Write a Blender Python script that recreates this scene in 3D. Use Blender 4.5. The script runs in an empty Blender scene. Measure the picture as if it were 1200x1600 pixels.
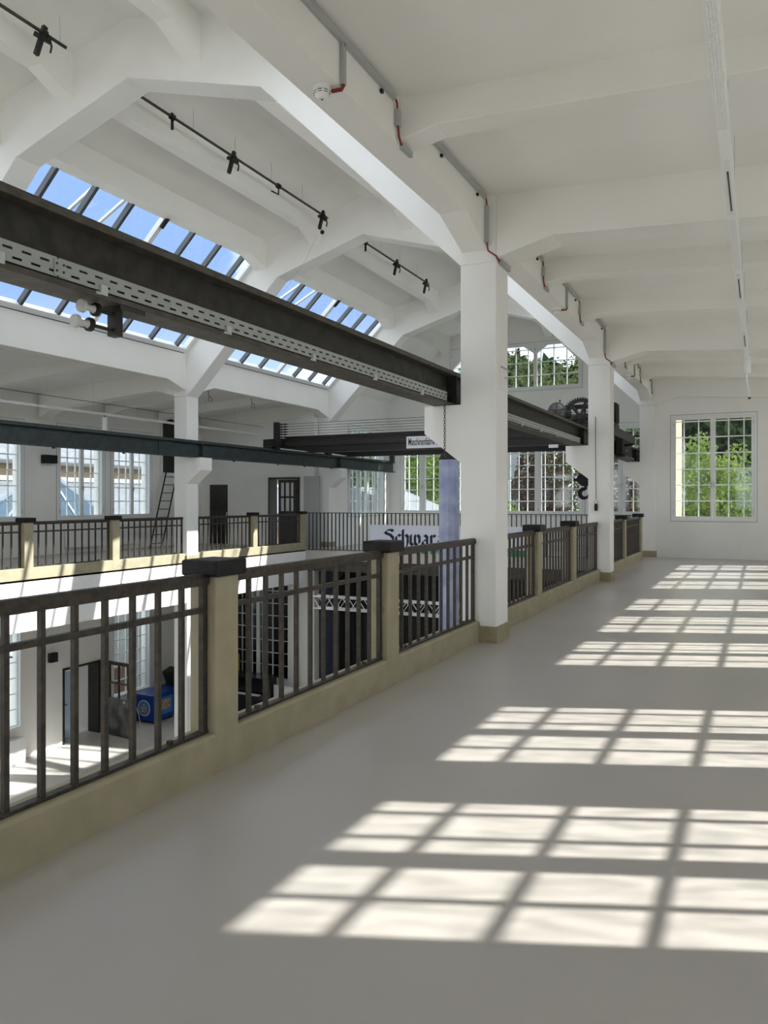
import bpy, bmesh, math, random
from mathutils import Vector, Matrix
random.seed(7)
D = bpy.data
sc = bpy.context.scene
COL = sc.collection

# ------------------------------------------------------------------ camera, world, sun, exposure
F_PX, U_VP, V_HOR, EYE = 1202.0, 1189.0, 782.0, 1.5
YAW = math.atan((U_VP - 600.0) / F_PX)
cam = D.cameras.new('camera'); cam_o = D.objects.new('camera', cam); COL.objects.link(cam_o)
cam.sensor_fit = 'VERTICAL'; cam.sensor_height = 36.0
cam.lens = 36.0 * F_PX / 1600.0
cam.shift_y = (V_HOR - 800.0) / 1600.0
cam.clip_end = 500
cam_o.location = (0, 0, EYE)
cam_o.rotation_euler = (math.pi / 2, 0, YAW)
sc.camera = cam_o

SUN_DIR = Vector((1.0, 0.41, 0.83)).normalized()
sl = D.lights.new('sun', 'SUN'); sun_o = D.objects.new('sun', sl); COL.objects.link(sun_o)
sl.energy = 3.25; sl.angle = math.radians(0.55); sl.color = (1.0, 0.975, 0.925)
sun_o.rotation_euler = (-SUN_DIR).to_track_quat('-Z', 'Y').to_euler()
sun_o.location = (30, 12, 25)

world = D.worlds.new('sky'); sc.world = world; world.use_nodes = True
nt = world.node_tree; nt.nodes.clear()
wo = nt.nodes.new('ShaderNodeOutputWorld'); wb = nt.nodes.new('ShaderNodeBackground')
tc = nt.nodes.new('ShaderNodeTexCoord'); sep = nt.nodes.new('ShaderNodeSeparateXYZ')
ramp = nt.nodes.new('ShaderNodeValToRGB')
ramp.color_ramp.elements[0].position = 0.0; ramp.color_ramp.elements[0].color = (0.26, 0.30, 0.36, 1)
ramp.color_ramp.elements[1].position = 0.24; ramp.color_ramp.elements[1].color = (0.084, 0.128, 0.22, 1)
nz = nt.nodes.new('ShaderNodeTexNoise'); nz.inputs['Scale'].default_value = 1.9
nz.inputs['Detail'].default_value = 6; nz.inputs['Roughness'].default_value = 0.55
cr = nt.nodes.new('ShaderNodeValToRGB')
cr.color_ramp.elements[0].position = 0.42; cr.color_ramp.elements[1].position = 0.62
mx = nt.nodes.new('ShaderNodeMixRGB'); mx.inputs[2].default_value = (1.0, 0.985, 0.95, 1)
nt.links.new(tc.outputs['Generated'], sep.inputs[0]); nt.links.new(sep.outputs['Z'], ramp.inputs[0])
mp = nt.nodes.new('ShaderNodeMapping'); mp.inputs['Location'].default_value = (6.4, 0.1, 2.2)
nt.links.new(tc.outputs['Generated'], mp.inputs['Vector']); nt.links.new(mp.outputs[0], nz.inputs['Vector']); nt.links.new(nz.outputs['Fac'], cr.inputs[0])
nt.links.new(cr.outputs[0], mx.inputs[0]); nt.links.new(ramp.outputs[0], mx.inputs[1])
nt.links.new(mx.outputs[0], wb.inputs['Color']); nt.links.new(wb.outputs[0], wo.inputs[0])
wb.inputs['Strength'].default_value = 1.38

vs = sc.view_settings
vs.view_transform = 'Standard'; vs.look = 'None'; vs.gamma = 1.0; vs.use_curve_mapping = False
vs.exposure = 1.80
sc.cycles.max_bounces = 10; sc.cycles.diffuse_bounces = 7
sc.cycles.transparent_max_bounces = 24
sc.cycles.caustics_reflective = False; sc.cycles.caustics_refractive = False
sc.cycles.sample_clamp_indirect = 8.0
sc.cycles.use_denoising = True

# ------------------------------------------------------------------ materials
MATS = {}
def mat(name, col, rough=0.7, metal=0.0, noise=None, scale=4.0, spec=0.5, bump=0.0, bscale=40.0):
    m = D.materials.new(name); m.use_nodes = True
    t = m.node_tree; b = t.nodes['Principled BSDF']
    b.inputs['Base Color'].default_value = (*col, 1); b.inputs['Roughness'].default_value = rough
    b.inputs['Metallic'].default_value = metal; b.inputs['Specular IOR Level'].default_value = spec
    co = t.nodes.new('ShaderNodeTexCoord')
    if noise:
        n = t.nodes.new('ShaderNodeTexNoise'); n.inputs['Scale'].default_value = scale
        n.inputs['Detail'].default_value = 5
        r = t.nodes.new('ShaderNodeValToRGB')
        r.color_ramp.elements[0].position = 0.38; r.color_ramp.elements[1].position = 0.62
        r.color_ramp.elements[0].color = (*col, 1); r.color_ramp.elements[1].color = (*noise, 1)
        t.links.new(co.outputs['Object'], n.inputs['Vector']); t.links.new(n.outputs['Fac'], r.inputs[0])
        t.links.new(r.outputs[0], b.inputs['Base Color'])
    if bump:
        n2 = t.nodes.new('ShaderNodeTexNoise'); n2.inputs['Scale'].default_value = bscale
        n2.inputs['Detail'].default_value = 4
        bp = t.nodes.new('ShaderNodeBump'); bp.inputs['Strength'].default_value = bump
        bp.inputs['Distance'].default_value = 0.01
        t.links.new(co.outputs['Object'], n2.inputs['Vector']); t.links.new(n2.outputs['Fac'], bp.inputs['Height'])
        t.links.new(bp.outputs[0], b.inputs['Normal'])
    MATS[name] = m
    return m
mat('plaster', (0.855, 0.85, 0.825), 0.85, noise=(0.885, 0.88, 0.86), scale=1.3, spec=0.2, bump=0.12, bscale=25)
mat('ceiling_paint', (0.855, 0.845, 0.80), 0.85, noise=(0.885, 0.875, 0.84), scale=1.0, spec=0.2, bump=0.12, bscale=18)
mat('epoxy', (0.435, 0.41, 0.38), 0.33, noise=(0.465, 0.44, 0.41), scale=0.8, spec=0.35, bump=0.03, bscale=6)
mat('lower_floor', (0.60, 0.57, 0.52), 0.4, noise=(0.66, 0.63, 0.58), scale=1.5, spec=0.3)
mat('tan_paint', (0.34, 0.305, 0.205), 0.6, noise=(0.385, 0.345, 0.24), scale=5, spec=0.3, bump=0.1)
mat('tan_stain', (0.30, 0.26, 0.16), 0.7, noise=(0.36, 0.315, 0.20), scale=14)
mat('rusty_steel', (0.030, 0.027, 0.022), 0.5, 0.25, noise=(0.062, 0.047, 0.033), scale=26, bump=0.3, bscale=90)
mat('black_cap', (0.008, 0.008, 0.008), 0.55, 0.0, noise=(0.014, 0.0135, 0.013), scale=18, bump=0.15, spec=0.25)
mat('girder', (0.030, 0.030, 0.026), 0.6, 0.3, noise=(0.055, 0.05, 0.042), scale=9, bump=0.15)
mat('girder_worn', (0.075, 0.068, 0.055), 0.6, 0.3, noise=(0.11, 0.10, 0.08), scale=9, bump=0.2)
mat('runway_green', (0.030, 0.040, 0.042), 0.5, 0.3, noise=(0.05, 0.06, 0.062), scale=7)
mat('black_iron', (0.014, 0.014, 0.014), 0.45, 0.4, noise=(0.03, 0.028, 0.026), scale=20)
mat('matt_black', (0.010, 0.010, 0.011), 0.8)
mat('black_gloss', (0.008, 0.008, 0.009), 0.15)
mat('galvanised', (0.62, 0.64, 0.62), 0.45, 0.3, noise=(0.56, 0.58, 0.57), scale=12)
mat('tray_white', (0.40, 0.42, 0.405), 0.45, 0.15)
mat('grey_trunking', (0.42, 0.43, 0.43), 0.5)
mat('red_conduit', (0.20, 0.018, 0.016), 0.5)
mat('white_gloss', (0.84, 0.85, 0.84), 0.35)
mat('window_white', (0.82, 0.84, 0.84), 0.4)
mat('lamp_white', (0.90, 0.91, 0.90), 0.35)
mat('dark_slot', (0.06, 0.06, 0.06), 0.6)
mat('skylight_bar', (0.085, 0.095, 0.105), 0.5, 0.2)
mat('barrel_grey', (0.17, 0.17, 0.18), 0.35, 0.4, noise=(0.10, 0.10, 0.11), scale=8)
mat('ceramic', (0.62, 0.60, 0.58), 0.25)
mat('sign_white', (0.72, 0.74, 0.78), 0.5)
mat('sign_ink', (0.012, 0.014, 0.03), 0.6)
mat('banner_white', (0.66, 0.69, 0.80), 0.7)
mat('banner_ink', (0.008, 0.010, 0.035), 0.7)
mat('banner_green', (0.012, 0.22, 0.10), 0.7)
mat('banner_blue', (0.26, 0.29, 0.46), 0.6, noise=(0.40, 0.43, 0.58), scale=3)
mat('tower_blue', (0.07, 0.09, 0.22), 0.6, noise=(0.12, 0.14, 0.30), scale=3)
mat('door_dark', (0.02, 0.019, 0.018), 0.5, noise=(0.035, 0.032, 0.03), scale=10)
mat('door_metal', (0.05, 0.052, 0.05), 0.5, 0.3, noise=(0.16, 0.165, 0.16), scale=3)
mat('door_grey', (0.42, 0.42, 0.42), 0.6)
mat('gap_shade_grey', (0.38, 0.385, 0.39), 0.5)
mat('paper', (0.75, 0.75, 0.72), 0.8)
mat('freezer_blue', (0.010, 0.055, 0.30), 0.3)
mat('freezer_light', (0.06, 0.25, 0.62), 0.3)
mat('freezer_print', (0.62, 0.55, 0.45), 0.4, noise=(0.35, 0.12, 0.05), scale=22)
mat('freezer_white', (0.75, 0.76, 0.78), 0.3)
mat('curtain_blue', (0.022, 0.028, 0.045), 0.9)
mat('aluminium', (0.75, 0.76, 0.77), 0.3, 0.7)
mat('yellow_board', (0.30, 0.22, 0.02), 0.6)
mat('wood_brown', (0.20, 0.10, 0.05), 0.5)
mat('bark', (0.10, 0.075, 0.05), 0.9, noise=(0.16, 0.12, 0.08), scale=8)
mat('grass', (0.07, 0.12, 0.03), 0.95, noise=(0.10, 0.15, 0.04), scale=0.6)
mat('forest_floor', (0.018, 0.030, 0.012), 0.95, noise=(0.035, 0.055, 0.02), scale=0.25)
mat('cream_wall', (0.40, 0.29, 0.18), 0.85, noise=(0.43, 0.32, 0.20), scale=2)
mat('grey_roof', (0.13, 0.14, 0.16), 0.8, noise=(0.17, 0.18, 0.20), scale=1.5)
mat('house_white', (0.36, 0.37, 0.38), 0.85)
mat('pyramid_steel', (0.35, 0.42, 0.50), 0.4, 0.3)
mat('bounce_ground', (0.36, 0.345, 0.315), 0.9, noise=(0.40, 0.385, 0.35), scale=0.7)  # ground tone raised to bounce sunlight onto the gallery ceilings

def glass(name, tint, gloss):
    m = D.materials.new(name); m.use_nodes = True; t = m.node_tree; t.nodes.clear()
    o = t.nodes.new('ShaderNodeOutputMaterial'); mixn = t.nodes.new('ShaderNodeMixShader')
    tr = t.nodes.new('ShaderNodeBsdfTransparent'); tr.inputs[0].default_value = (*tint, 1)
    gl = t.nodes.new('ShaderNodeBsdfGlossy'); gl.inputs['Roughness'].default_value = 0.03
    gl.inputs['Color'].default_value = (0.9, 0.95, 1, 1)
    lw = t.nodes.new('ShaderNodeLayerWeight'); pw = t.nodes.new('ShaderNodeMath'); pw.operation = 'POWER'; pw.inputs[1].default_value = 4.5
    mul = t.nodes.new('ShaderNodeMath'); mul.operation = 'MULTIPLY_ADD'; mul.inputs[1].default_value = 0.45 * gloss; mul.inputs[2].default_value = 0.02 * gloss
    t.links.new(lw.outputs['Facing'], pw.inputs[0]); t.links.new(pw.outputs[0], mul.inputs[0]); t.links.new(mul.outputs[0], mixn.inputs[0])
    t.links.new(tr.outputs[0], mixn.inputs[1]); t.links.new(gl.outputs[0], mixn.inputs[2])
    t.links.new(mixn.outputs[0], o.inputs[0]); MATS[name] = m
glass('glass', (0.97, 0.985, 0.98), 0.8)
glass('sky_glass', (0.96, 0.98, 0.99), 0.8)
glass('old_glass', (0.97, 0.985, 0.98), 0.8)
t_ = MATS['old_glass'].node_tree  # mottled tint stands in for sunlight rippled by old panes
n_ = t_.nodes.new('ShaderNodeTexNoise'); n_.inputs['Scale'].default_value = 7.0; n_.inputs['Detail'].default_value = 3
c_ = t_.nodes.new('ShaderNodeTexCoord'); mp_ = t_.nodes.new('ShaderNodeMapping'); mp_.inputs['Scale'].default_value = (1, 2.2, 0.8)
r_ = t_.nodes.new('ShaderNodeValToRGB'); r_.color_ramp.elements[0].position = 0.30; r_.color_ramp.elements[1].position = 0.60
r_.color_ramp.elements[0].color = (0.74, 0.75, 0.745, 1); r_.color_ramp.elements[1].color = (0.99, 0.99, 0.985, 1)
t_.links.new(c_.outputs['Object'], mp_.inputs['Vector']); t_.links.new(mp_.outputs[0], n_.inputs['Vector']); t_.links.new(n_.outputs['Fac'], r_.inputs[0])
t_.links.new(r_.outputs[0], [x for x in t_.nodes if x.type == 'BSDF_TRANSPARENT'][0].inputs[0])
glass('blue_glass', (0.66, 0.74, 0.80), 1.2)

def leafmat(name, c1, c2, trans=0.45):
    m = D.materials.new(name); m.use_nodes = True; t = m.node_tree; t.nodes.clear()
    o = t.nodes.new('ShaderNodeOutputMaterial'); mixn = t.nodes.new('ShaderNodeMixShader')
    d = t.nodes.new('ShaderNodeBsdfDiffuse'); tl = t.nodes.new('ShaderNodeBsdfTranslucent')
    n = t.nodes.new('ShaderNodeTexNoise'); n.inputs['Scale'].default_value = 1.2
    co = t.nodes.new('ShaderNodeTexCoord'); r = t.nodes.new('ShaderNodeValToRGB')
    r.color_ramp.elements[0].position = 0.35; r.color_ramp.elements[1].position = 0.65
    r.color_ramp.elements[0].color = (*c1, 1); r.color_ramp.elements[1].color = (*c2, 1)
    t.links.new(co.outputs['Object'], n.inputs['Vector']); t.links.new(n.outputs['Fac'], r.inputs[0])
    t.links.new(r.outputs[0], d.inputs[0]); t.links.new(r.outputs[0], tl.inputs[0])
    mixn.inputs[0].default_value = trans
    t.links.new(d.outputs[0], mixn.inputs[1]); t.links.new(tl.outputs[0], mixn.inputs[2])
    t.links.new(mixn.outputs[0], o.inputs[0]); MATS[name] = m
leafmat('leaf_bright', (0.085, 0.15, 0.03), (0.23, 0.30, 0.085), 0.45)
leafmat('leaf_mid', (0.055, 0.08, 0.032), (0.115, 0.135, 0.055), 0.4)
leafmat('leaf_dark', (0.014, 0.026, 0.013), (0.028, 0.046, 0.02), 0.25)
leafmat('leaf_copper', (0.045, 0.028, 0.025), (0.075, 0.05, 0.038), 0.3)
leafmat('leaf_pine', (0.02, 0.05, 0.03), (0.04, 0.08, 0.04), 0.2)

# ------------------------------------------------------------------ mesh helpers
WT = {}                                    # world translation of every object made here
def link(name, me, parent=None, loc=(0, 0, 0)):
    o = D.objects.new(name, me); COL.objects.link(o)
    o.location = loc
    if parent is not None:
        o.parent = parent
        o.matrix_parent_inverse = Matrix.Translation(-WT[parent.name])
    WT[o.name] = Vector(loc)
    return o
def tag(o, label, cat=None, group=None, kind=None):
    o['label'] = label
    if cat: o['category'] = cat
    if group: o['group'] = group
    if kind: o['kind'] = kind
    return o
def thing(name, label, cat, loc=(0, 0, 0), group=None, kind=None):
    o = link(name, None, None, loc); o.empty_display_size = 0.1
    return tag(o, label, cat, group, kind)
def smooth(o, ang=35):
    for p in o.data.polygons: p.use_smooth = True
    try:
        o.data.set_sharp_from_angle(angle=math.radians(ang))
    except Exception:
        pass
    return o
def bevel(o, w, seg=2):
    m = o.modifiers.new('bevel', 'BEVEL'); m.width = w; m.segments = seg; m.limit_method = 'ANGLE'
    return o

class MB:
    def __init__(s): s.v = []; s.f = []
    def box(s, x0, x1, y0, y1, z0, z1):
        if x0 > x1: x0, x1 = x1, x0
        if y0 > y1: y0, y1 = y1, y0
        if z0 > z1: z0, z1 = z1, z0
        b = len(s.v)
        s.v += [(x0, y0, z0), (x1, y0, z0), (x1, y1, z0), (x0, y1, z0), (x0, y0, z1), (x1, y0, z1), (x1, y1, z1), (x0, y1, z1)]
        s.f += [tuple(b + i for i in q) for q in ((3, 2, 1, 0), (4, 5, 6, 7), (0, 1, 5, 4), (1, 2, 6, 5), (2, 3, 7, 6), (3, 0, 4, 7))]
        return s
    def prism(s, poly, axis, a, b):
        """poly: 2-D points in the plane normal to axis (x:(y,z) y:(x,z) z:(x,y)), extruded from a to b"""
        n = len(poly); base = len(s.v)
        def p3(p, t):
            return {'x': (t, p[0], p[1]), 'y': (p[0], t, p[1]), 'z': (p[0], p[1], t)}[axis]
        s.v += [p3(p, a) for p in poly] + [p3(p, b) for p in poly]
        s.f.append(tuple(base + i for i in range(n))); s.f.append(tuple(base + n + i for i in reversed(range(n))))
        for i in range(n):
            j = (i + 1) % n
            s.f.append((base + j, base + i, base + n + i, base + n + j))
        return s
    def tube(s, pts, r, n=8, caps=True):
        pts = [Vector(p) for p in pts]; base = len(s.v); up = None
        rr = r if isinstance(r, (list, tuple)) else [r] * len(pts)
        for i, p in enumerate(pts):
            t = (pts[min(i + 1, len(pts) - 1)] - pts[max(i - 1, 0)]).normalized()
            if up is None:
                up = Vector((0, 0, 1)) if abs(t.z) < 0.9 else Vector((1, 0, 0))
            a = t.cross(up).normalized(); b2 = a.cross(t).normalized(); up = b2
            for k in range(n):
                th = 2 * math.pi * k / n
                s.v.append(tuple(p + (a * math.cos(th) + b2 * math.sin(th)) * rr[i]))
        for i in range(len(pts) - 1):
            for k in range(n):
                k2 = (k + 1) % n
                s.f.append((base + i * n + k, base + i * n + k2, base + (i + 1) * n + k2, base + (i + 1) * n + k))
        if caps:
            s.f.append(tuple(base + k for k in reversed(range(n))))
            e = base + (len(pts) - 1) * n
            s.f.append(tuple(e + k for k in range(n)))
        return s
    def bar(s, p, q, w, h):
        """rectangular bar from p to q, w across (horizontal), h the other way"""
        p = Vector(p); q = Vector(q); t = (q - p).normalized()
        up = Vector((0, 0, 1)) if abs(t.z) < 0.95 else Vector((0, 1, 0))
        a = t.cross(up).normalized() * (w / 2); b2 = a.cross(t).normalized() * (h / 2); base = len(s.v)
        for c in (p, q):
            for (i, j) in ((-1, -1), (1, -1), (1, 1), (-1, 1)): s.v.append(tuple(c + a * i + b2 * j))
        s.f += [tuple(base + i for i in f) for f in ((0, 1, 2, 3), (7, 6, 5, 4), (1, 0, 4, 5), (2, 1, 5, 6), (3, 2, 6, 7), (0, 3, 7, 4))]
        return s
    def lathe(s, prof, c, axis='z', n=20):
        """prof: (radius, height) along axis through c"""
        base = len(s.v); c = Vector(c)
        for (r, h) in prof:
            for k in range(n):
                t = 2 * math.pi * k / n; a, b = r * math.cos(t), r * math.sin(t)
                s.v.append(tuple(c + Vector({'z': (a, b, h), 'x': (h, a, b), 'y': (b, h, a)}[axis])))
        for i in range(len(prof) - 1):
            for k in range(n):
                k2 = (k + 1) % n
                s.f.append((base + i * n + k, base + i * n + k2, base + (i + 1) * n + k2, base + (i + 1) * n + k))
        s.f.append(tuple(base + k for k in reversed(range(n))))
        e = base + (len(prof) - 1) * n; s.f.append(tuple(e + k for k in range(n)))
        return s
    def ring(s, c, R, r, axis='y', n=16, m=6, a0=0.0, a1=2 * math.pi):
        c = Vector(c); full = abs(a1 - a0 - 2 * math.pi) < 1e-4; pts = []
        for i in range(n + (0 if full else 1)):
            t = a0 + (a1 - a0) * i / n; x, y = R * math.cos(t), R * math.sin(t)
            pts.append(c + Vector({'y': (x, 0, y), 'x': (0, x, y), 'z': (x, y, 0)}[axis]))
        if full: pts += [pts[0], pts[1]]
        return s.tube(pts, r, m, caps=not full)
    def mesh(s, name, m):
        me = D.meshes.new(name); me.from_pydata(s.v, [], s.f); me.update()
        bm = bmesh.new(); bm.from_mesh(me); bmesh.ops.recalc_face_normals(bm, faces=bm.faces); bm.to_mesh(me); bm.free()
        me.materials.append(MATS[m]); return me
    def build(s, name, m, parent=None):
        return link(name, s.mesh(name, m), parent)
def B(*a): return MB().box(*a)
def struct(name, mb, m, label, cat='structure', parent=None):
    o = mb.build(name, m, parent)
    if parent is None: tag(o, label, cat, None, 'structure')
    return o
def text(name, body, size, m, parent, origin, right, up, xs=1.0, depth=0.004, align='LEFT', off=0.0):
    c = D.curves.new(name, 'FONT'); c.body = body; c.size = size; c.extrude = depth; c.align_x = align; c.offset = off
    tmp = D.objects.new(name + '_tmp', c); COL.objects.link(tmp)
    dg = bpy.context.evaluated_depsgraph_get(); me = D.meshes.new_from_object(tmp.evaluated_get(dg))
    D.objects.remove(tmp); D.curves.remove(c)
    r = Vector(right).normalized(); u = Vector(up).normalized(); n = r.cross(u); og = Vector(origin)
    for v in me.vertices:
        v.co = og + r * v.co.x * xs + u * v.co.y + n * v.co.z
    me.materials.clear(); me.materials.append(MATS[m])
    return link(name, me, parent)

# ------------------------------------------------------------------ building measures (metres)
PY = [-12.62, -5.82, 0.98, 7.78, 14.58, 21.38]      # near faces of the pillars
PD = 0.42                                           # pillar depth
XC = -7.67                                          # centre line of the hall
def mx_(x): return 2 * XC - x
XR, XL = 2.2, -17.7                                 # inner faces of the outer walls
GL = 0.26; WTK = 0.45                               # glass plane / outer face behind inner face
YE, YG = 21.5, 26.2                                 # end walls of the aisles / of the hall
ZL = -5.4                                           # ground floor
ORD = ['first', 'second', 'third', 'fourth', 'fifth', 'sixth', 'seventh', 'eighth', 'ninth', 'tenth', 'eleventh',
       'twelfth', 'thirteenth', 'fourteenth', 'fifteenth', 'sixteenth', 'seventeenth', 'eighteenth']

# floors
struct('floor', B(-2.86, XR + WTK, PY[0], YE + 0.3, -0.30, 0.0), 'epoxy', 'smooth greige floor of the near gallery with sun patches', 'floor')
struct('floor', B(XL - WTK, mx_(-2.86), PY[0], YE + 0.3, -0.30, 0.0), 'epoxy', 'grey gallery floor across the hall behind the sunlit parapet', 'floor')
struct('floor', B(-12.60, -2.74, 20.02, YG, -0.30, -0.02), 'epoxy', 'floor of the end gallery behind the thin bar fence', 'floor')
struct('floor', B(XL - WTK, XR + WTK, PY[0], YG + 0.4, ZL - 0.2, ZL), 'lower_floor', 'pale ground floor of the hall seen through the railing', 'floor')
struct('trim_1', B(mx_(-2.86) - 0.28, mx_(-2.866), PY[0], 20.1, -0.98, -0.04), 'plaster', 'sunlit white edge beam below the far gallery parapet', 'trim')
struct('trim_2', B(-2.88, -2.58, PY[0], 20.1, -0.98, -0.30), 'plaster', 'white edge beam under the near gallery floor', 'trim')
struct('trim_3', B(-12.60, -2.74, 20.0, 20.3, -0.62, -0.30), 'girder', 'dark edge beam below the end gallery fence', 'trim')

# walls with openings
def wall(name, axis, p0, p1, a0, a1, z0, z1, holes, m, label):
    mb = MB(); al = sorted({a0, a1} | {h[0] for h in holes} | {h[1] for h in holes})
    for i in range(len(al) - 1):
        c = (al[i] + al[i + 1]) / 2
        hs = sorted([h for h in holes if h[0] < c < h[1]], key=lambda h: h[2]); z = z0
        spans = []
        for h in hs:
            spans.append((z, h[2])); z = h[3]
        spans.append((z, z1))
        for (b, t) in spans:
            if t - b > 1e-4:
                if axis == 'x': mb.box(p0, p1, al[i], al[i + 1], b, t)
                else: mb.box(al[i], al[i + 1], p0, p1, b, t)
    return struct(name, mb, m, label, 'wall')
Z0, Z1 = 0.95, 3.66
WH = 0.88
def win_centres(b): return [PY[b] + 1.44 + 1.96 * k for k in range(3)]
right_w = [(c - .9, c + .9, Z0, Z1) for b in range(5) for c in win_centres(b)]
left_c = [PY[b] + 1.60 + 1.99 * k for b in range(5) for k in range(3)]
left_w = [(c - WH, c + WH, Z0, Z1) for c in left_c[:14]]
low_w = [(c - WH, c + WH, -4.62, -1.35) for c in left_c[:14] if not 15.4 < c < 17.2]
low_w += [(15.50, 16.85, ZL, -3.25)]
wall('wall_right', 'x', XR, XR + WTK, PY[0], YE + 0.45, ZL, 4.95, right_w, 'plaster', 'white outer wall of the near gallery with tall windows')
wall('wall_left', 'x', XL, XL - WTK, PY[0], YE + 0.45, ZL, 4.95, left_w + low_w, 'plaster', 'white outer wall behind the far gallery with tall windows')
EW = (-2.13, -0.09, 0.96, 3.73)
wall('wall_back', 'y', YE, YE + 0.42, -2.74, XR + WTK, ZL, 5.0, [EW], 'plaster', 'white end wall of the near gallery around the green window')
DJ = (-14.85, -13.62, 0.0, 2.27)
wall('wall_back', 'y', YE, YE + 0.42, XL - WTK, -12.62, ZL, 5.0, [DJ, (-17.35, -16.55, 0.0, 2.05), (-16.6, -13.95, -4.6, -1.2)], 'plaster', 'shaded white end wall of the far gallery with dark doors')
# hall end wall
GW = [(-12.15, -10.35, 0.95, 4.05), (-10.02, -5.32, 0.95, 4.05), (-5.02, -3.22, 0.95, 4.05)]
UW = (-10.15, -5.40, 5.32, 6.98)
gw = wall('wall_end', 'y', YG, YG + 0.42, -12.9, -2.45, ZL, 8.3, GW + [UW], 'plaster', 'white gable wall closing the hall with arched upper window')
struct('wall_end', MB().prism([(UW[0], UW[3] + .01), (UW[0], 6.25), (UW[0] + .75, UW[3] + .01)], 'y', YG, YG + .42)
       .prism([(UW[1], UW[3] + .01), (UW[1], 6.25), (UW[1] - .75, UW[3] + .01)], 'y', YG, YG + .42), 'plaster', 'slanted corner fillings above the arched gable window', 'wall')
SW = (22.95, 25.75, 0.95, 4.08)
wall('wall_side', 'x', -12.60, -13.0, YE + 0.4, YG, ZL, 5.4, [SW], 'plaster', 'white side wall beyond the far gallery with narrow casements')
wall('wall_side', 'x', -2.74, -2.34, YE + 0.4, YG, ZL, 5.4, [], 'plaster', 'white side wall beyond the near gallery end')
wall('wall_front', 'y', PY[0] - 0.4, PY[0], XL - WTK, XR + WTK, ZL, 8.4, [(-16.5, -13.5, .95, 3.7), (-11.5, -8.2, .95, 6.0), (-7.1, -3.8, .95, 6.0), (-1.5, 1.2, .95, 3.7)], 'plaster', 'white wall behind the viewer at the hall entrance')
struct('wall_cladding', B(-2.335, -2.30, YE + .46, YG + .4, ZL, 5.4), 'cream_wall', 'cream outer face of the side wall seen at the end window edge', 'wall')
pier = struct('wall_pier', B(-13.35, -12.86, 21.16, YE, ZL, 4.6), 'plaster', 'white pier beside the far gallery end with grey door panel', 'wall')
struct('door_panel', B(-13.22, -12.64, 21.10, 21.165, 0.0, 2.28), 'door_grey', '', parent=pier)

# pillars with plinth and corbel; roof frames; edge beams; aisle beams; purlins
SIDE = {1: 'near gallery', -1: 'far gallery'}
def sx(side, x): return x if side > 0 else mx_(x)
for i, py in enumerate(PY):
    y1 = py + PD
    for side in (1, -1):
        where = {2: 'beside the viewer', 3: 'nearest the viewer', 4: 'in the middle distance', 5: 'against the end wall', 1: 'behind the viewer', 0: 'at the entrance wall'}[i]
        a, b = sorted((sx(side, -2.9), sx(side, -2.5)))
        p = struct('pillar', B(a, b, py, y1, ZL, 4.02), 'plaster', 'white square pillar of the %s %s' % (SIDE[side], where), 'pillar')
        bevel(p, 0.012)
        c = MB().prism([(sx(side, -2.88), 2.53), (sx(side, -3.32), 2.53), (sx(side, -3.32), 2.23), (sx(side, -2.88), 1.89)], 'y', py + 0.0, y1)
        bevel(c.build('corbel', 'plaster', p), 0.008)
        a2, b2 = sorted((sx(side, -2.915), sx(side, -2.485)))
        B(a2, b2, py - 0.015, y1 + 0.015, -0.0, 0.17).build('plinth', 'tan_stain', p)
    half = [(-2.9, 4.02), (-5.5, 6.56), (XC, 7.20)]
    outer = [(XC, 8.04), (-4.80, 7.36), (-4.90, 7.10), (-2.86, 5.12), (-2.5, 5.12), (-2.5, 4.02)]
    poly = half + [(mx_(x), z) for (x, z) in reversed(half[:-1])]
    poly += [(mx_(x), z) for (x, z) in reversed(outer[1:])] + outer
    fr = struct('roof_frame', MB().prism(poly, 'y', py, y1), 'plaster', 'white concrete roof frame over the pillars, %s from the entrance wall' % ORD[i], 'roof frame')
    bevel(fr, 0.01)

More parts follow.
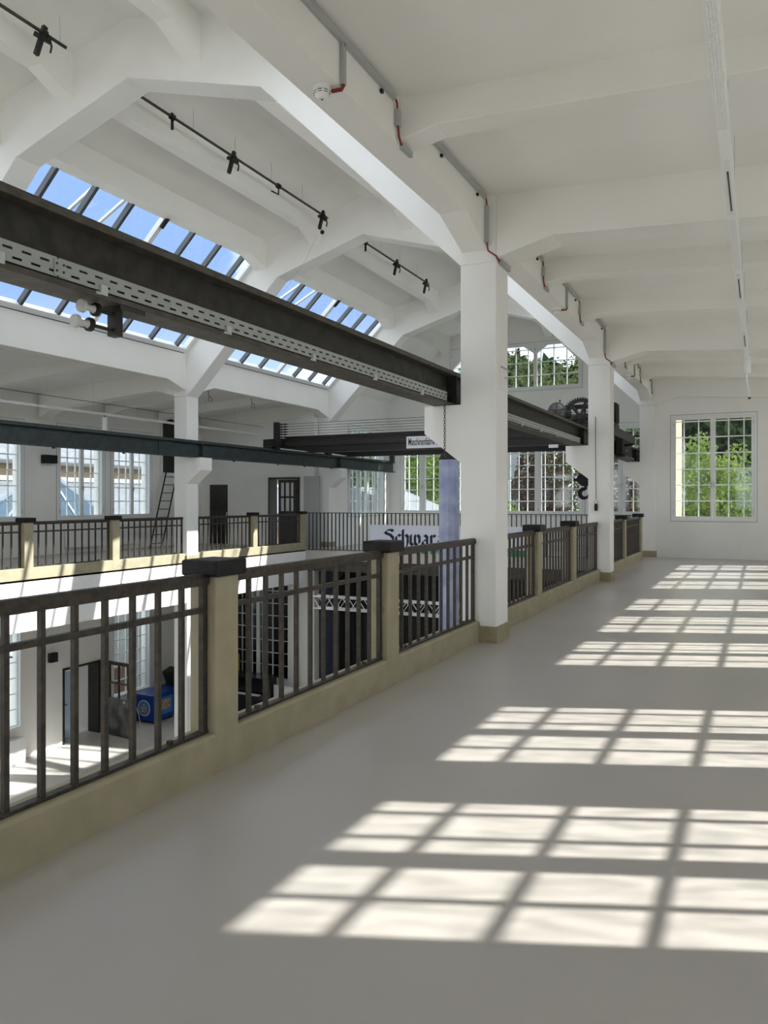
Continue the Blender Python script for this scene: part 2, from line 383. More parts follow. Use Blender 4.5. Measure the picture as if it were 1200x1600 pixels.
def zs(x): return 4.72 - 0.064 * (x + 2.6)            # underside of the aisle slab
for side in (1, -1):
    nm = SIDE[side]; xo = XR + WTK if side > 0 else XL - WTK
    e = 2.62
    struct('ceiling', MB().prism([(sx(side, -2.6), zs(-2.6)), (sx(side, e), zs(e)), (sx(side, e), zs(e) + 0.28), (sx(side, -2.6), zs(-2.6) + 0.28)], 'y', PY[0] - .4, YE + .42),
           'ceiling_paint', 'white gently sloping ceiling slab over the %s' % nm, 'ceiling')
    for b in range(5):
        y0, y1 = PY[b] + PD, PY[b + 1]
        xa, xb = sx(side, -2.88), sx(side, -2.60)
        eb = struct('edge_beam', MB().prism([(y0, 4.15), (y0 + .65, 4.35), (y1 - .65, 4.35), (y1, 4.15), (y1, 5.10), (y0, 5.10)], 'x', xa, xb),
                    'ceiling_paint', 'white haunched edge beam along the %s, %s bay from the entrance' % (nm, ORD[b]), 'beam')
        bevel(eb, 0.008)
    n = 0
    for b in range(6):
        ys = [(PY[b], PY[b] + PD, .47, .66)] + ([(PY[b] + 2.33, PY[b] + 2.58, .235, .34), (PY[b] + 4.60, PY[b] + 4.85, .235, .34)] if b < 5 else [])
        for (ya, yb, dp, hd) in ys:
            pts = [(-2.6, zs(-2.6) - hd), (-1.9 if dp > .4 else -2.28, zs(-1.9) - dp), (1.7, zs(1.7) - dp), (2.2, zs(2.2) - hd), (2.2, zs(2.2) + .02), (-2.6, zs(-2.6) + .02)]
            if dp > .4: pts[0] = (-2.5, zs(-2.5) - hd); pts[5] = (-2.5, zs(-2.5) + .02)
            o = struct('ceiling_beam', MB().prism([(sx(side, x), z) for (x, z) in pts], 'y', ya, yb), 'ceiling_paint',
                       'white %s ceiling beam across the %s, %s from the entrance' % ('deep' if dp > .4 else 'shallow', nm, ORD[n]), 'beam')
            bevel(o, 0.01); n += 1
struct('ceiling', MB().prism([(-4.80, 7.33), (XC, 8.0), (mx_(-4.80), 7.33), (mx_(-4.80), 7.6), (XC, 8.3), (-4.80, 7.6)], 'y', PY[0] - .4, YG + .42),
       'ceiling_paint', 'white low pitched ceiling over the middle of the hall', 'ceiling')
for side in (1, -1):
    struct('ceiling', MB().prism([(sx(side, -2.60), 5.05), (sx(side, -4.95), 7.06), (sx(side, -4.80), 7.36), (sx(side, -2.45), 5.35)], 'y', PY[5] + PD, YG + .1),
           'ceiling_paint', 'white sloping ceiling beyond the last frame on the %s side' % ('near' if side > 0 else 'far'), 'ceiling')
    for b in range(6):
        y0 = PY[b] + PD; y1 = PY[b + 1] if b < 5 else YG
        k = 0
        for (xa, xb, zb, zt, hn) in ((-4.90, -5.20, 6.98, 7.45, .20), (-6.42, -6.66, 7.36, 7.80, .24)):
            o = struct('purlin', MB().prism([(y0, zb - hn), (y0 + .55, zb), (y1 - .55, zb), (y1, zb - hn), (y1, zt), (y0, zt)], 'x', sx(side, xa), sx(side, xb)),
                       'ceiling_paint', 'white haunched roof purlin %s on the %s side, %s bay from the entrance' % (('above the skylight', 'next to the ridge')[k], 'near' if side > 0 else 'far', ORD[b]), 'purlin')
            k += 1

# ------------------------------------------------------------------ windows
def make_window(name, axis, inner, out, a0, a1, z0, z1, nsash, label, detail=2, xs=0.29, zb=None, dz=0.418, chamfer=None, fw=0.065, boff=0.0, sun_clip=None, st=0.062):
    """window in a wall: inner casements flush with the inner face, outer small-paned grid behind them"""
    ac = (a0 + a1) / 2
    t = thing(name, label, 'window', (inner, ac, z0) if axis == 'x' else (ac, inner, z0), kind='structure')
    def bx(mb, aa, ab, d0, d1, za, zb_):
        if axis == 'x': mb.box(inner + out * d0, inner + out * d1, aa, ab, za, zb_)
        else: mb.box(aa, ab, inner + out * d0, inner + out * d1, za, zb_)
        return mb
    f = MB()
    bx(f, a0, a0 + fw, -.012, .08, z0, z1); bx(f, a1 - fw, a1, -.012, .08, z0, z1)
    bx(f, a0 + fw, a1 - fw, -.012, .08, z0, z0 + fw); bx(f, a0 + fw, a1 - fw, -.012, .08, z1 - fw, z1)
    f.build('frame', 'window_white', t)
    if detail >= 2:
        j = MB(); g = .014
        bx(j, a0 - g, a0, -.006, 0, z0 - g, z1 + g); bx(j, a1, a1 + g, -.006, 0, z0 - g, z1 + g)
        bx(j, a0, a1, -.006, 0, z0 - g, z0); bx(j, a0, a1, -.006, 0, z1, z1 + g)
        j.build('joint', 'gap_shade_grey', t)  # grey ring paints the shadow line between frame and wall
    w = (a1 - a0 - 2 * fw) / nsash
    for k in range(nsash):
        s0 = a0 + fw + k * w; s1 = s0 + w
        m = MB()
        bx(m, s0 + .004, s0 + st, -.02, .05, z0 + fw + .004, z1 - fw - .004); bx(m, s1 - st, s1 - .004, -.02, .05, z0 + fw + .004, z1 - fw - .004)
        bx(m, s0 + st, s1 - st, -.02, .05, z0 + fw + .004, z0 + fw + st); bx(m, s0 + st, s1 - st, -.02, .05, z1 - fw - st, z1 - fw - .004)
        if chamfer:
            for (sa, sgn) in ((s0 + st, 1), (s1 - st, -1)):
                big = (k == 0 and sgn > 0) or (k == nsash - 1 and sgn < 0)
                cx, cz = (.58, .60) if big else (.36, .26)
                tri = [(sa, z1 - fw - st), (sa + sgn * cx, z1 - fw - st), (sa, z1 - fw - st - cz)]
                ya, yb = sorted((inner + out * -.02, inner + out * .05))
                m.prism(tri, 'y', ya, yb)
        sash = m.build('sash', 'window_white', t)
        if detail >= 1:
            g = MB(); bx(g, s0 + st - .01, s1 - st + .01, .012, .018, z0 + fw + st - .01, z1 - fw - st + .01)
            g.build('sash_pane', 'glass', sash)
        if detail >= 2:
            ha = s1 - .03 if k % 2 == 0 else s0 + .03
            zh = z0 + (z1 - z0) * .35
            h = MB(); bx(h, ha - .012, ha + .012, -.05, -.02, zh - .035, zh + .035); bx(h, ha - .009, ha + .009, -.062, -.045, zh - .11, zh + .015)
            h.build('handle', 'galvanised', sash)
            hg = MB(); hx = s0 + .012 if k % 2 == 0 else s1 - .012
            for zz in (z0 + .25, z1 - .25): bx(hg, hx - .012, hx + .012, -.034, -.02, zz - .05, zz + .05)
            hg.build('hinge', 'galvanised', sash)
    # outer grid
    zb = z0 + .11 if zb is None else zb
    d0, d1 = GL - .022, GL + .018
    b = MB()
    bx(b, a0, a0 + .05, d0 - .02, d1 + .02, z0, z1); bx(b, a1 - .05, a1, d0 - .02, d1 + .02, z0, z1)
    bx(b, a0 + .05, a1 - .05, d0 - .02, d1 + .02, z0, zb); bx(b, a0 + .05, a1 - .05, d0 - .02, d1 + .02, z1 - .06, z1)
    outer = b.build('outer_frame', 'window_white', t)
    n = int((a1 - a0 - .1) / 2 / xs - 0.2)
    vb = [ac + boff + k * xs for k in range(-n, n + 1)]
    if (a1 - a0) > 3: vb = [v for v in vb]
    hb = []; z = zb + dz
    while z < z1 - .12: hb.append(z); z += dz
    mw = .015
    if detail >= 1:
        for v in vb:
            m = MB(); bx(m, v - mw, v + mw, d0, d1, zb, z1 - .06); m.build('muntin', 'window_white', outer)
        for z in hb:
            m = MB(); bx(m, a0 + .05, a1 - .05, d0 + .004, d1 - .004, z - mw, z + mw); m.build('muntin', 'window_white', outer)
        av = [a0 + .05] + vb + [a1 - .05]; zv = [zb] + hb + [z1 - .06]
        for i in range(len(av) - 1):
            for j in range(len(zv) - 1):
                if av[i + 1] - av[i] < .03: continue
                m = MB(); bx(m, av[i], av[i + 1], GL - .002, GL + .002, zv[j], zv[j + 1]); m.build('pane', 'glass', outer)
    else:
        m = MB()
        for v in vb: bx(m, v - mw, v + mw, d0, d1, zb, z1 - .06)
        for z in hb: bx(m, a0 + .05, a1 - .05, d0 + .004, d1 - .004, z - mw, z + mw)
        m.build('muntin_grid', 'window_white', outer)
        m = MB(); bx(m, a0 + .05, a1 - .05, GL - .002, GL + .002, zb, z1 - .06); m.build('glazing', 'old_glass', outer)
    if sun_clip:  # added unseen block, trims the top edge of the sun patches
        m = MB(); bx(m, a0, a1, .36, WTK, sun_clip, z1); m.build('sun_clip_block', 'plaster', t)
    if detail >= 2:
        m = MB(); bx(m, a0, a1, .08, .24, z0 - .005, z0 + .02); m.build('inner_sill', 'window_white', t)
    return t
make_window('window_1', 'y', YE, 1, EW[0], EW[1], EW[2], EW[3], 2, 'white two sash window with green foliage in the near gallery end wall', xs=.36)
wn = 2
for i, (a, b, z0, z1) in enumerate(right_w):
    make_window('window_%d' % wn, 'x', XR, 1, a, b, z0, z1, 2, 'tall white window casting sun on the near gallery, %s from the entrance' % ORD[i], detail=0, zb=z0 + .11, fw=.165, boff=.037, sun_clip=3.585); wn += 1
for i, (a, b, z0, z1) in enumerate(left_w):
    vis = a > 9
    make_window('window_%d' % wn, 'x', XL, -1, a, b, z0, z1, 2, 'tall white window in the far gallery wall, %s from the entrance' % ORD[i], detail=2 if vis else 0); wn += 1
for i, (a, b, z0, z1) in enumerate(low_w[:-1]):
    vis = a > 11
    make_window('window_%d' % wn, 'x', XL, -1, a, b, z0, z1, 2, 'ground floor window below the far gallery, %s from the entrance' % ORD[i], detail=1 if vis else 0); wn += 1
for (h, ns, lab) in ((GW[0], 2, 'tall gable window at the left corner behind the name banner'), (GW[1], 3, 'wide gable window in the middle behind the crane bridge'), (GW[2], 2, 'tall gable window at the right corner behind the crane hook')):
    make_window('window_%d' % wn, 'y', YG, 1, h[0], h[1], h[2], h[3], ns, lab, xs=.33 if ns == 2 else .313, st=.12); wn += 1
make_window('window_%d' % wn, 'y', YG, 1, UW[0], UW[1], UW[2], UW[3], 3, 'arched upper gable window with three sashes under the ridge', xs=.45, dz=.45, chamfer=True); wn += 1
make_window('window_%d' % wn, 'x', -12.60, -1, SW[0], SW[1], SW[2], SW[3], 4, 'four sash window in the side wall beyond the far gallery', xs=.31); wn += 1
make_window('window_%d' % wn, 'y', YE, 1, -16.6, -13.95, -4.6, -1.2, 2, 'ground floor glazed screen with white bars and dark room behind', detail=1, xs=.42); wn += 1

# skylights
def skylight(n, side, b):
    y0, y1 = PY[b] + PD + .10, PY[b + 1] - .10
    A = Vector((sx(side, -2.92), 0, 5.16)); Bv = Vector((sx(side, -4.94), 0, 7.06))
    d = (Bv - A).normalized(); nrm = Vector((-d.z, 0, d.x));
    if nrm.z < 0: nrm = -nrm
    L = (Bv - A).length
    t = thing('window_%d' % n, 'sloping %s skylight with dark glazing bars, %s bay from the entrance' % ('near side' if side > 0 else 'far side', ORD[b]), 'skylight', (A.x, (y0 + y1) / 2, A.z), kind='structure')
    def P(s, y, h): return (A.x + d.x * s + nrm.x * h, y, A.z + d.z * s + nrm.z * h)
    def slab(mb, s0, s1, ya, yb, h0, h1):
        base = len(mb.v)
        for (s, h) in ((s0, h0), (s1, h0), (s1, h1), (s0, h1)):
            mb.v.append(P(s, ya, h))
        for (s, h) in ((s0, h0), (s1, h0), (s1, h1), (s0, h1)):
            mb.v.append(P(s, yb, h))
        mb.f += [tuple(base + i for i in f) for f in ((0, 1, 2, 3), (7, 6, 5, 4), (1, 0, 4, 5), (2, 1, 5, 6), (3, 2, 6, 7), (0, 3, 7, 4))]
        return mb
    fr = MB(); slab(fr, -.16, .02, y0 - .1, y1 + .1, -.06, .08); slab(fr, L, L + .14, y0 - .1, y1 + .1, -.02, .10)
    slab(fr, .02, L, y0 - .1, y0, -.04, .09); slab(fr, .02, L, y1, y1 + .1, -.04, .09)
    fr.build('frame', 'window_white', t)
    slab(MB(), -.115, -.095, y0, y1, -.065, -.058).build('gasket', 'skylight_bar', t)
    bars = [PY[b] + 1.25 + .856 * k for k in range(7)]
    edges = [y0] + bars + [y1]
    for k, y in enumerate(bars):
        vent = k == 3
        slab(MB(), 0.0, L, y - (.05 if vent else .032), y + (.05 if vent else .032), -.05, .06).build('vent_bar' if vent else 'glazing_bar', 'window_white' if vent else 'skylight_bar', t)
    for k in range(len(edges) - 1):
        if k == 2: continue
        slab(MB(), 0, L, edges[k] + .02, edges[k + 1] - .02, .015, .024).build('pane', 'sky_glass', t)
    # open vent sash: hinged at the top edge of the third gap, tipped outwards
    ya, yb = edges[2] + .05, edges[3] - .05
    v = MB()
    q = Vector(P(L, 0, .05)); dn = (-d * math.cos(.30) + nrm * math.sin(.30)).normalized(); nn = (nrm * math.cos(.30) + d * math.sin(.30)).normalized()
    def P2(s, y, h): return tuple(Vector((q.x, y, q.z)) + dn * s + nn * h)
    def slab2(mb, s0, s1, yA, yB, h0, h1):
        base = len(mb.v)
        for yy in (yA, yB):
            for (s, h) in ((s0, h0), (s1, h0), (s1, h1), (s0, h1)): mb.v.append(P2(s, yy, h))
        mb.f += [tuple(base + i for i in f) for f in ((0, 1, 2, 3), (7, 6, 5, 4), (1, 0, 4, 5), (2, 1, 5, 6), (3, 2, 6, 7), (0, 3, 7, 4))]
    slab2(v, 0, .06, ya, yb, 0, .05); slab2(v, L - .1, L - .02, ya, yb, 0, .05); slab2(v, .06, L - .1, ya, ya + .05, 0, .05); slab2(v, .06, L - .1, yb - .05, yb, 0, .05)
    vs_ = v.build('vent_sash', 'window_white', t)
    g = MB(); slab2(g, .05, L - .09, ya + .04, yb - .04, .02, .028); g.build('pane', 'sky_glass', vs_)
    MB().tube([P(L * .45, yb + .05, .02), P2(L * .55, yb - .06, .02)], .012, 6).build('stay_rod', 'skylight_bar', t)
    MB().tube([P(L - .25, bars[3], -.07), P(L - .02, bars[3], -.07)], .045, 8).build('motor', 'black_iron', t)
for side in (1, -1):
    for b in range(5):
        skylight(wn, side, b); wn += 1

# ------------------------------------------------------------------ parapets: tan curb, posts with black caps, steel railing panels
def parapet(side, segs, posts, where):
    o = MB()
    xa, xb = sx(side, -2.68), sx(side, -2.86); sg = 1 if side > 0 else -1
    for (y0, y1) in segs:
        pts = [(xa, 0.0 if side > 0 else -.04), (xa, .205), (xa - sg * .012, .22), (xb + sg * .012, .22), (xb, .205), (xb, -.04 if side < 0 else 0)]
        o.prism(pts, 'y', y0, y1)
    r = o.build('parapet', 'tan_paint'); tag(r, where, 'parapet', None, 'structure')
    for (y0, y1) in posts:
        a, b = sorted((xa, xb))
        p = bevel(B(a - .002, b + .002, y0, y1, 0.0, 1.085).build('post', 'tan_paint', r), .012)
        c = B(a - .035, b + .035, y0 - .035, y1 + .035, 1.082, 1.172).build('post_cap', 'black_cap', p); bevel(c, .014)
        if side > 0 and abs(y0 - 5.545) < .1:
            MB().lathe([(.052, 0), (.052, -.006)], (xa - .085, y0 + .002, .62), 'y', 20).build('cover_plate', 'freezer_print' if 0 else 'tan_stain', p)
    return r
RS = [(1.40, 3.376), (3.376, 3.582), (3.582, 5.545), (5.545, 5.757), (5.757, 7.78)]
seg_r = [(PY[0] + PD, PY[1]), (PY[1] + PD, PY[2]), (1.40, 7.78), (8.2, 14.58), (15.0, 20.26)]
posts_b = [(3.376, 3.582), (5.545, 5.757), (10.176, 10.382), (12.345, 12.557), (17.50, 17.70), (20.06, 20.26)]
parapet(1, seg_r, posts_b, 'tan painted curb with capped posts along the near gallery edge')
posts_l = [(10.05, 10.256), (12.25, 12.456), (17.34, 17.54), (19.85, 20.05), (3.3, 3.5), (5.5, 5.7)]
parapet(-1, [(PY[0] + PD, PY[1]), (PY[1] + PD, PY[2]), (1.40, 7.78), (8.2, 14.58), (15.0, 20.05)], posts_l, 'sunlit cream curb with capped posts along the far gallery edge')

bal_me = B(-.0125, .0125, -.0125, .0125, 0, .80).mesh('baluster', 'rusty_steel')
end_me = B(-.016, .016, -.02, .02, 0, .80).mesh('end_bar', 'rusty_steel')
def panel(side, y0, y1, label):
    xc = sx(side, -2.752)
    t = thing('railing_panel', label, 'railing', (xc, (y0 + y1) / 2, .22), 'steel railing panels of the %s' % SIDE[side])
    n = max(4, round((y1 - y0) / .177)); e = .018
    bevel(MB().prism([(xc - .028, 1.035), (xc + .028, 1.035), (xc + .034, 1.075), (xc + .022, 1.098), (xc - .022, 1.098), (xc - .034, 1.075)], 'y', y0, y1).build('top_rail', 'rusty_steel', t), .003)
    B(xc - .014, xc + .014, y0, y1, .885, .915).build('mid_rail', 'rusty_steel', t)
    B(xc - .022, xc + .022, y0, y1, .222, .238).build('bottom_rail', 'rusty_steel', t)
    for k in range(n + 1):
        y = y0 + e + (y1 - y0 - 2 * e) * k / n
        link('end_bar' if k in (0, n) else 'baluster', end_me if k in (0, n) else bal_me, t, (xc, y, .236))
    for k in (1, n - 2):
        y = y0 + e + (y1 - y0 - 2 * e) * (k + .5) / n
        B(xc - .012, xc + .012, y - .014, y + .014, .222, .256).build('bolt', 'rusty_steel', t)
pr = [(1.40, 3.376), (3.582, 5.545), (5.757, 7.78), (8.2, 10.176), (10.382, 12.345), (12.557, 14.58), (15.0, 17.50), (17.70, 20.06)]
for i, (a, b) in enumerate(pr):
    panel(1, a, b, 'rusty dark steel railing panel of the near gallery, %s from the viewer' % ORD[i])
pl = [(1.40, 3.3), (3.5, 5.5), (5.7, 7.78), (8.2, 10.05), (10.256, 12.25), (12.456, 14.58), (15.0, 17.34), (17.54, 19.85)]
for i, (a, b) in enumerate(pl):
    panel(-1, a, b, 'dark steel railing panel of the far gallery, %s from the end gallery fence' % ORD[len(pl) - 1 - i])

# thin bar fence of the end gallery
FY = 20.14
t = thing('bar_fence', 'dark thin bar fence across the end gallery carrying the name banner', 'fence', (XC, FY, -.02))
bf_me = B(-.010, .010, -.02, .02, 0, 1.10).mesh('fence_bar', 'black_iron')
x = -12.42; k = 0
while x < -2.9:
    link('fence_bar', bf_me, t, (x, FY, .02)); x += .133
B(-12.47, -2.86, FY - .028, FY + .028, 1.115, 1.135).build('top_rail', 'black_iron', t)
B(-12.47, -2.86, FY - .02, FY + .02, .0, .02).build('bottom_rail', 'black_iron', t)

# name banner on the fence
bn = thing('name_banner', 'white fence banner with black gothic lettering and green stripe', 'banner', (-7.9, FY - .05, -.24))
BX0, BX1 = -10.30, -5.45
B(BX0, BX1, FY - .048, FY - .042, -.24, .79).build('sheet', 'banner_white', bn)
B(BX0, BX1, FY - .052, FY - .0485, -.10, .165).build('stripe', 'banner_green', bn)
def gothic(word, x0, z0, h, y, parent, m, w=.30):
    G = {'S': (1.15, [[(1.0, 1.45), (.78, 1.68), (.40, 1.62), (.16, 1.38), (.30, 1.12), (.70, .95), (.98, .68), (.95, .32), (.66, .06), (.30, .10), (.02, .34)], [(.10, 1.30), (.02, 1.12)]]),
         'c': (.68, [[(.58, .86), (.36, 1.0), (.14, .80), (.14, .26), (.32, .04), (.60, .22)]]),
         'h': (.80, [[(.14, 1.72), (.14, .04)], [(.14, .76), (.42, 1.0), (.62, .80), (.62, .2), (.44, -.22)], [(.04, 1.62), (.14, 1.72)]]),
         'w': (1.15, [[(.0, .9), (.12, 1.0), (.12, .24), (.32, .04), (.54, .24)], [(.42, .9), (.54, 1.0), (.54, .24), (.74, .04), (.98, .26), (.98, .78), (.78, 1.0)]]),
         'a': (.82, [[(.12, .84), (.36, 1.0), (.58, .80), (.58, .16), (.72, .04)], [(.58, .55), (.24, .50), (.10, .26), (.28, .04), (.58, .26)]]),
         'r': (.62, [[(.04, .88), (.16, 1.0), (.16, .04)], [(.16, .74), (.38, 1.0), (.54, .84)]]),
         'z': (.70, [[(.12, .84), (.34, 1.0), (.54, .80), (.24, .54), (.54, .36), (.50, .06), (.16, -.14)]])}
    nx, nz_ = w / 2 * math.cos(math.radians(38)) * h, w / 2 * math.sin(math.radians(38)) * h
    for ch in word:
        adv, strokes = G[ch]; mb = MB(); strokes = [[(px, pz if pz <= 1 else 1 + (pz - 1) * .62) for (px, pz) in st_] for st_ in strokes]
        for st in strokes:
            for (p, q) in zip(st[:-1], st[1:]):
                a = (x0 + p[0] * h, z0 + p[1] * h); b = (x0 + q[0] * h, z0 + q[1] * h); base = len(mb.v)
                for yy in (y, y - .003):
                    for (cx, cz, sg) in ((a[0], a[1], -1), (a[0], a[1], 1), (b[0], b[1], 1), (b[0], b[1], -1)):
                        mb.v.append((cx + sg * nx, yy, cz + sg * nz_))
                mb.f += [tuple(base + i for i in f) for f in ((0, 1, 2, 3), (7, 6, 5, 4), (1, 0, 4, 5), (2, 1, 5, 6), (3, 2, 6, 7), (0, 3, 7, 4))]
        mb.build('letter', m, parent); x0 += adv * h
gothic('Schwarz', -9.86, .205, .315, FY - .0485, bn, 'banner_ink')
xx = -9.16
for ch in 'loteu':
    text('letter', ch, .19, 'banner_white', bn, (xx, FY - .054, -.02), (1, 0, 0), (0, 0, 1), 1.0, .002); xx += .228

# blue advertising tower rising from the ground floor
TW = (-5.53, 14.2)
t = thing('banner_tower', 'tall slim blue banner tower with dark cap behind the near railing', 'banner tower', (TW[0], TW[1], ZL))
def octo(c, r, z0, z1, r2=None):
    r2 = r if r2 is None else r2
    return MB().lathe([(r, z0), (r2, z1)], (c[0], c[1], 0), 'z', 10)
octo(TW, .205, ZL, 2.30).build('printed_sleeve', 'banner_blue', t)
octo(TW, .21, 2.30, 2.42, .16).build('cap', 'matt_black', t)
octo(TW, .32, ZL, ZL + .12).build('base', 'matt_black', t)

# ------------------------------------------------------------------ crane runways, perforated tray, bridge, crab, hook
def ibeam(mb, xc, y0, y1, z0, z1, w=.2, tf=.03, tw=.016):
    mb.box(xc - w / 2, xc + w / 2, y0, y1, z0, z0 + tf); mb.box(xc - w / 2, xc + w / 2, y0, y1, z1 - tf, z1)
    mb.box(xc - tw / 2, xc + tw / 2, y0, y1, z0 + tf, z1 - tf); return mb
for side in (1, -1):
    xc = sx(side, -3.115)
    t = thing('crane_runway', 'dark steel crane runway girder on the %s pillars' % ('near' if side > 0 else 'far'), 'girder', (xc, 10, 2.53))
    m = 'girder' if side > 0 else 'runway_green'
    B(xc - .008, xc + .008, PY[0], 25.7, 2.56, 2.87).build('web', m, t)
    bevel(B(xc - .1, xc + .1, PY[0], 25.7, 2.53, 2.56).build('bottom_flange', 'girder_worn' if side > 0 else m, t), .004)
    bevel(B(xc - .1, xc + .1, PY[0], 25.7, 2.87, 2.90).build('top_flange', 'girder_worn' if side > 0 else m, t), .004)
    B(xc - .03, xc + .03, PY[0], 25.7, 2.90, 2.945).build('rail', 'girder_worn' if side > 0 else m, t)
    B(xc - .08, xc + .08, 25.55, 25.7, 2.90, 3.18).build('end_stop', 'black_iron', t)
    for py in PY[2:]:
        B(xc - .09, xc + .09, py + .02, py + .40, 2.515, 2.532).build('bearing_plate', m, t)
        B(xc - .1, xc + .1, py + .19, py + .21, 2.56, 2.87).build('stiffener', m, t)
    if side < 0:
        for yy in (10.4, 12.2, 16.0, 18.0, 19.4, 21.0, 23.0):
            B(xc + .07, xc + .10, yy, yy + .05, 2.49, 2.53).build('clip', m, t)
        B(xc + .008, xc + .02, 13.35, 13.75, 2.58, 2.85).build('splice_plate', m, t)
# perforated cable tray on the near runway: slotted sheet, real openings
def tray(y0, y1, label, pitch=.1):
    t = thing('cable_tray', label, 'cable tray', (-3.03, (y0 + y1) / 2, 2.565), 'perforated trays on the near runway')
    x0, x1 = -3.032, -3.028; zb, zt = 2.572, 2.662; mb = MB()
    rows = [(zb + .018, zb + .030), (zb + .058, zb + .070)]
    zlev = [zb, rows[0][0], rows[0][1], rows[1][0], rows[1][1], zt]
    for k in (0, 2, 4): mb.box(x0, x1, y0, y1, zlev[k], zlev[k + 1])
    n = int((y1 - y0) / pitch)
    for r, (za, zc) in enumerate(rows):
        for k in range(n + 1):
            yc = y0 + k * pitch + (.0 if r else pitch / 2)
            a, b = max(y0, yc - pitch * .24), min(y1, yc + pitch * .24)
            if b > a: mb.box(x0, x1, a, b, za, zc)
    mb.build('slotted_side', 'tray_white', t)
    B(x0 - .0, -3.09, y0, y1, zb, zb + .003).build('tray_floor', 'tray_white', t)
    B(x0 - .014, x1, y0, y1, zt, zt + .004).build('lip', 'tray_white', t)
    y = y0 + .25
    while y < y1:
        B(-3.028, -3.012, y, y + .045, 2.548, 2.60).build('clamp', 'galvanised', t)
        MB().tube([(-3.02, y - .03, 2.553), (-3.02, y + .0, 2.553)], .009, 6).build('clamp_screw', 'galvanised', t); y += 1.03
    return t
tray(1.0, 2.62, 'slotted white cable tray on the near runway, left end piece')
tray(2.63, 7.72, 'slotted white cable tray on the near runway before the nearest pillar')
tray(8.25, 14.5, 'slotted white cable tray on the near runway between the two pillars')
t = thing('tray_joint', 'white joint plate with screws joining two slotted trays', 'bracket', (-3.024, 2.63, 2.57))
B(-3.0275, -3.0235, 2.60, 2.67, 2.578, 2.656).build('plate', 'tray_white', t)
for (yy, zz) in ((2.615, 2.60), (2.615, 2.635), (2.655, 2.60), (2.655, 2.635)):
    MB().lathe([(.006, 0), (.006, .004)], (-3.0235, yy, zz), 'x', 8).build('screw', 'dark_slot', t)

# insulator bracket under the near runway
t = thing('insulator_bracket', 'dark bracket with two white spool insulators under the near runway', 'bracket', (-3.1, 3.05, 2.38))
B(-3.13, -3.07, 3.035, 3.085, 2.375, 2.53).build('arm', 'girder', t)
B(-3.15, -3.02, 3.02, 3.20, 2.505, 2.53).build('mount_plate', 'girder', t)
for (yy, zz) in ((2.86, 2.405), (2.90, 2.49)):
    MB().tube([(-3.1, yy + .03, zz), (-3.1, 3.04, zz)], .010, 8).build('pin', 'girder', t)
    smooth(MB().lathe([(.032, -.075), (.034, -.068), (.034, -.055), (.016, -.048), (.016, .0), (.022, .012)], (-3.1, yy, zz), 'y', 16).build('spool', 'ceramic', t))
    smooth(MB().lathe([(.020, .010), (.036, .018), (.036, .034), (.018, .042)], (-3.1, yy, zz), 'y', 16).build('collar', 'black_iron', t))

# bridge
BR0, BR1 = 18.30, 20.55
t = thing('crane_bridge', 'black riveted crane bridge spanning the hall at the far end', 'crane bridge', (XC, 19.4, 2.93))
for (yy, nm) in ((BR0, 'near_girder'), (BR1, 'far_girder')):
    g = MB().box(-12.3, -3.0, yy, yy + .16, 3.02, 3.22)
    g.prism([(-12.3, 3.02), (-11.2, 2.84), (-4.2, 2.84), (-3.0, 3.02)], 'y', yy + .05, yy + .11)
    g.box(-11.4, -4.0, yy, yy + .16, 2.83, 2.855); g.box(-12.3, -3.0, yy - .03, yy + .19, 3.22, 3.25)
    g.build(nm, 'black_iron', t)
    B(-12.2, -3.1, yy - .012, yy, 3.09, 3.115).build('cover_strip', 'girder', t)
    B(-12.1, -3.2, yy + .05, yy + .11, 3.25, 3.31).build('crab_rail', 'black_iron', t)
for side in (1, -1):
    xc = sx(side, -3.115)
    c = MB().box(xc - .12, xc + .12, 17.75, 21.2, 2.99, 3.20); c.build('end_carriage', 'black_iron', t)
    for yy in (18.05, 20.95):
        smooth(MB().lathe([(.15, -.07), (.16, -.05), (.13, -.04), (.13, .04), (.16, .05), (.15, .07)], (xc, yy, 3.06), 'x', 20).build('wheel', 'girder', t))
for (za, zb_) in ((2.99, 3.06), (2.76, 2.835)): B(-4.56, -4.34, 18.255, 18.30, za, zb_).build('white_band', 'window_white', t)
B(-12.34, -12.2, 18.1, 18.24, 2.95, 3.70).build('wire_mast', 'matt_black', t)
B(-12.62, -12.3, 18.0, 18.3, 2.96, 3.22).build('buffer', 'black_iron', t)
for k in range(6):
    z = 3.28 + .072 * k
    MB().tube([(-12.2, 18.17, z), (-3.2, 18.17, z)], .006, 5).build('wire', 'black_iron', t)
    smooth(MB().lathe([(.012, 0), (.028, .05), (.012, .1), (.028, .15), (.010, .26)], (-12.16, 18.17, z), 'x', 10).build('strain_insulator', 'matt_black', t))
t = thing('maker_sign', 'white enamel maker sign with black lettering on the crane bridge', 'sign', (-8.1, 18.26, 2.9))
B(-8.30, -6.60, 18.265, 18.285, 2.855, 3.165).build('plate', 'sign_white', t)
text('lettering', 'Maschinenfabrik Esslingen', .27, 'sign_ink', t, (-8.25, 18.262, 2.935), (1, 0, 0), (0, 0, 1), .43, .002, off=.002)

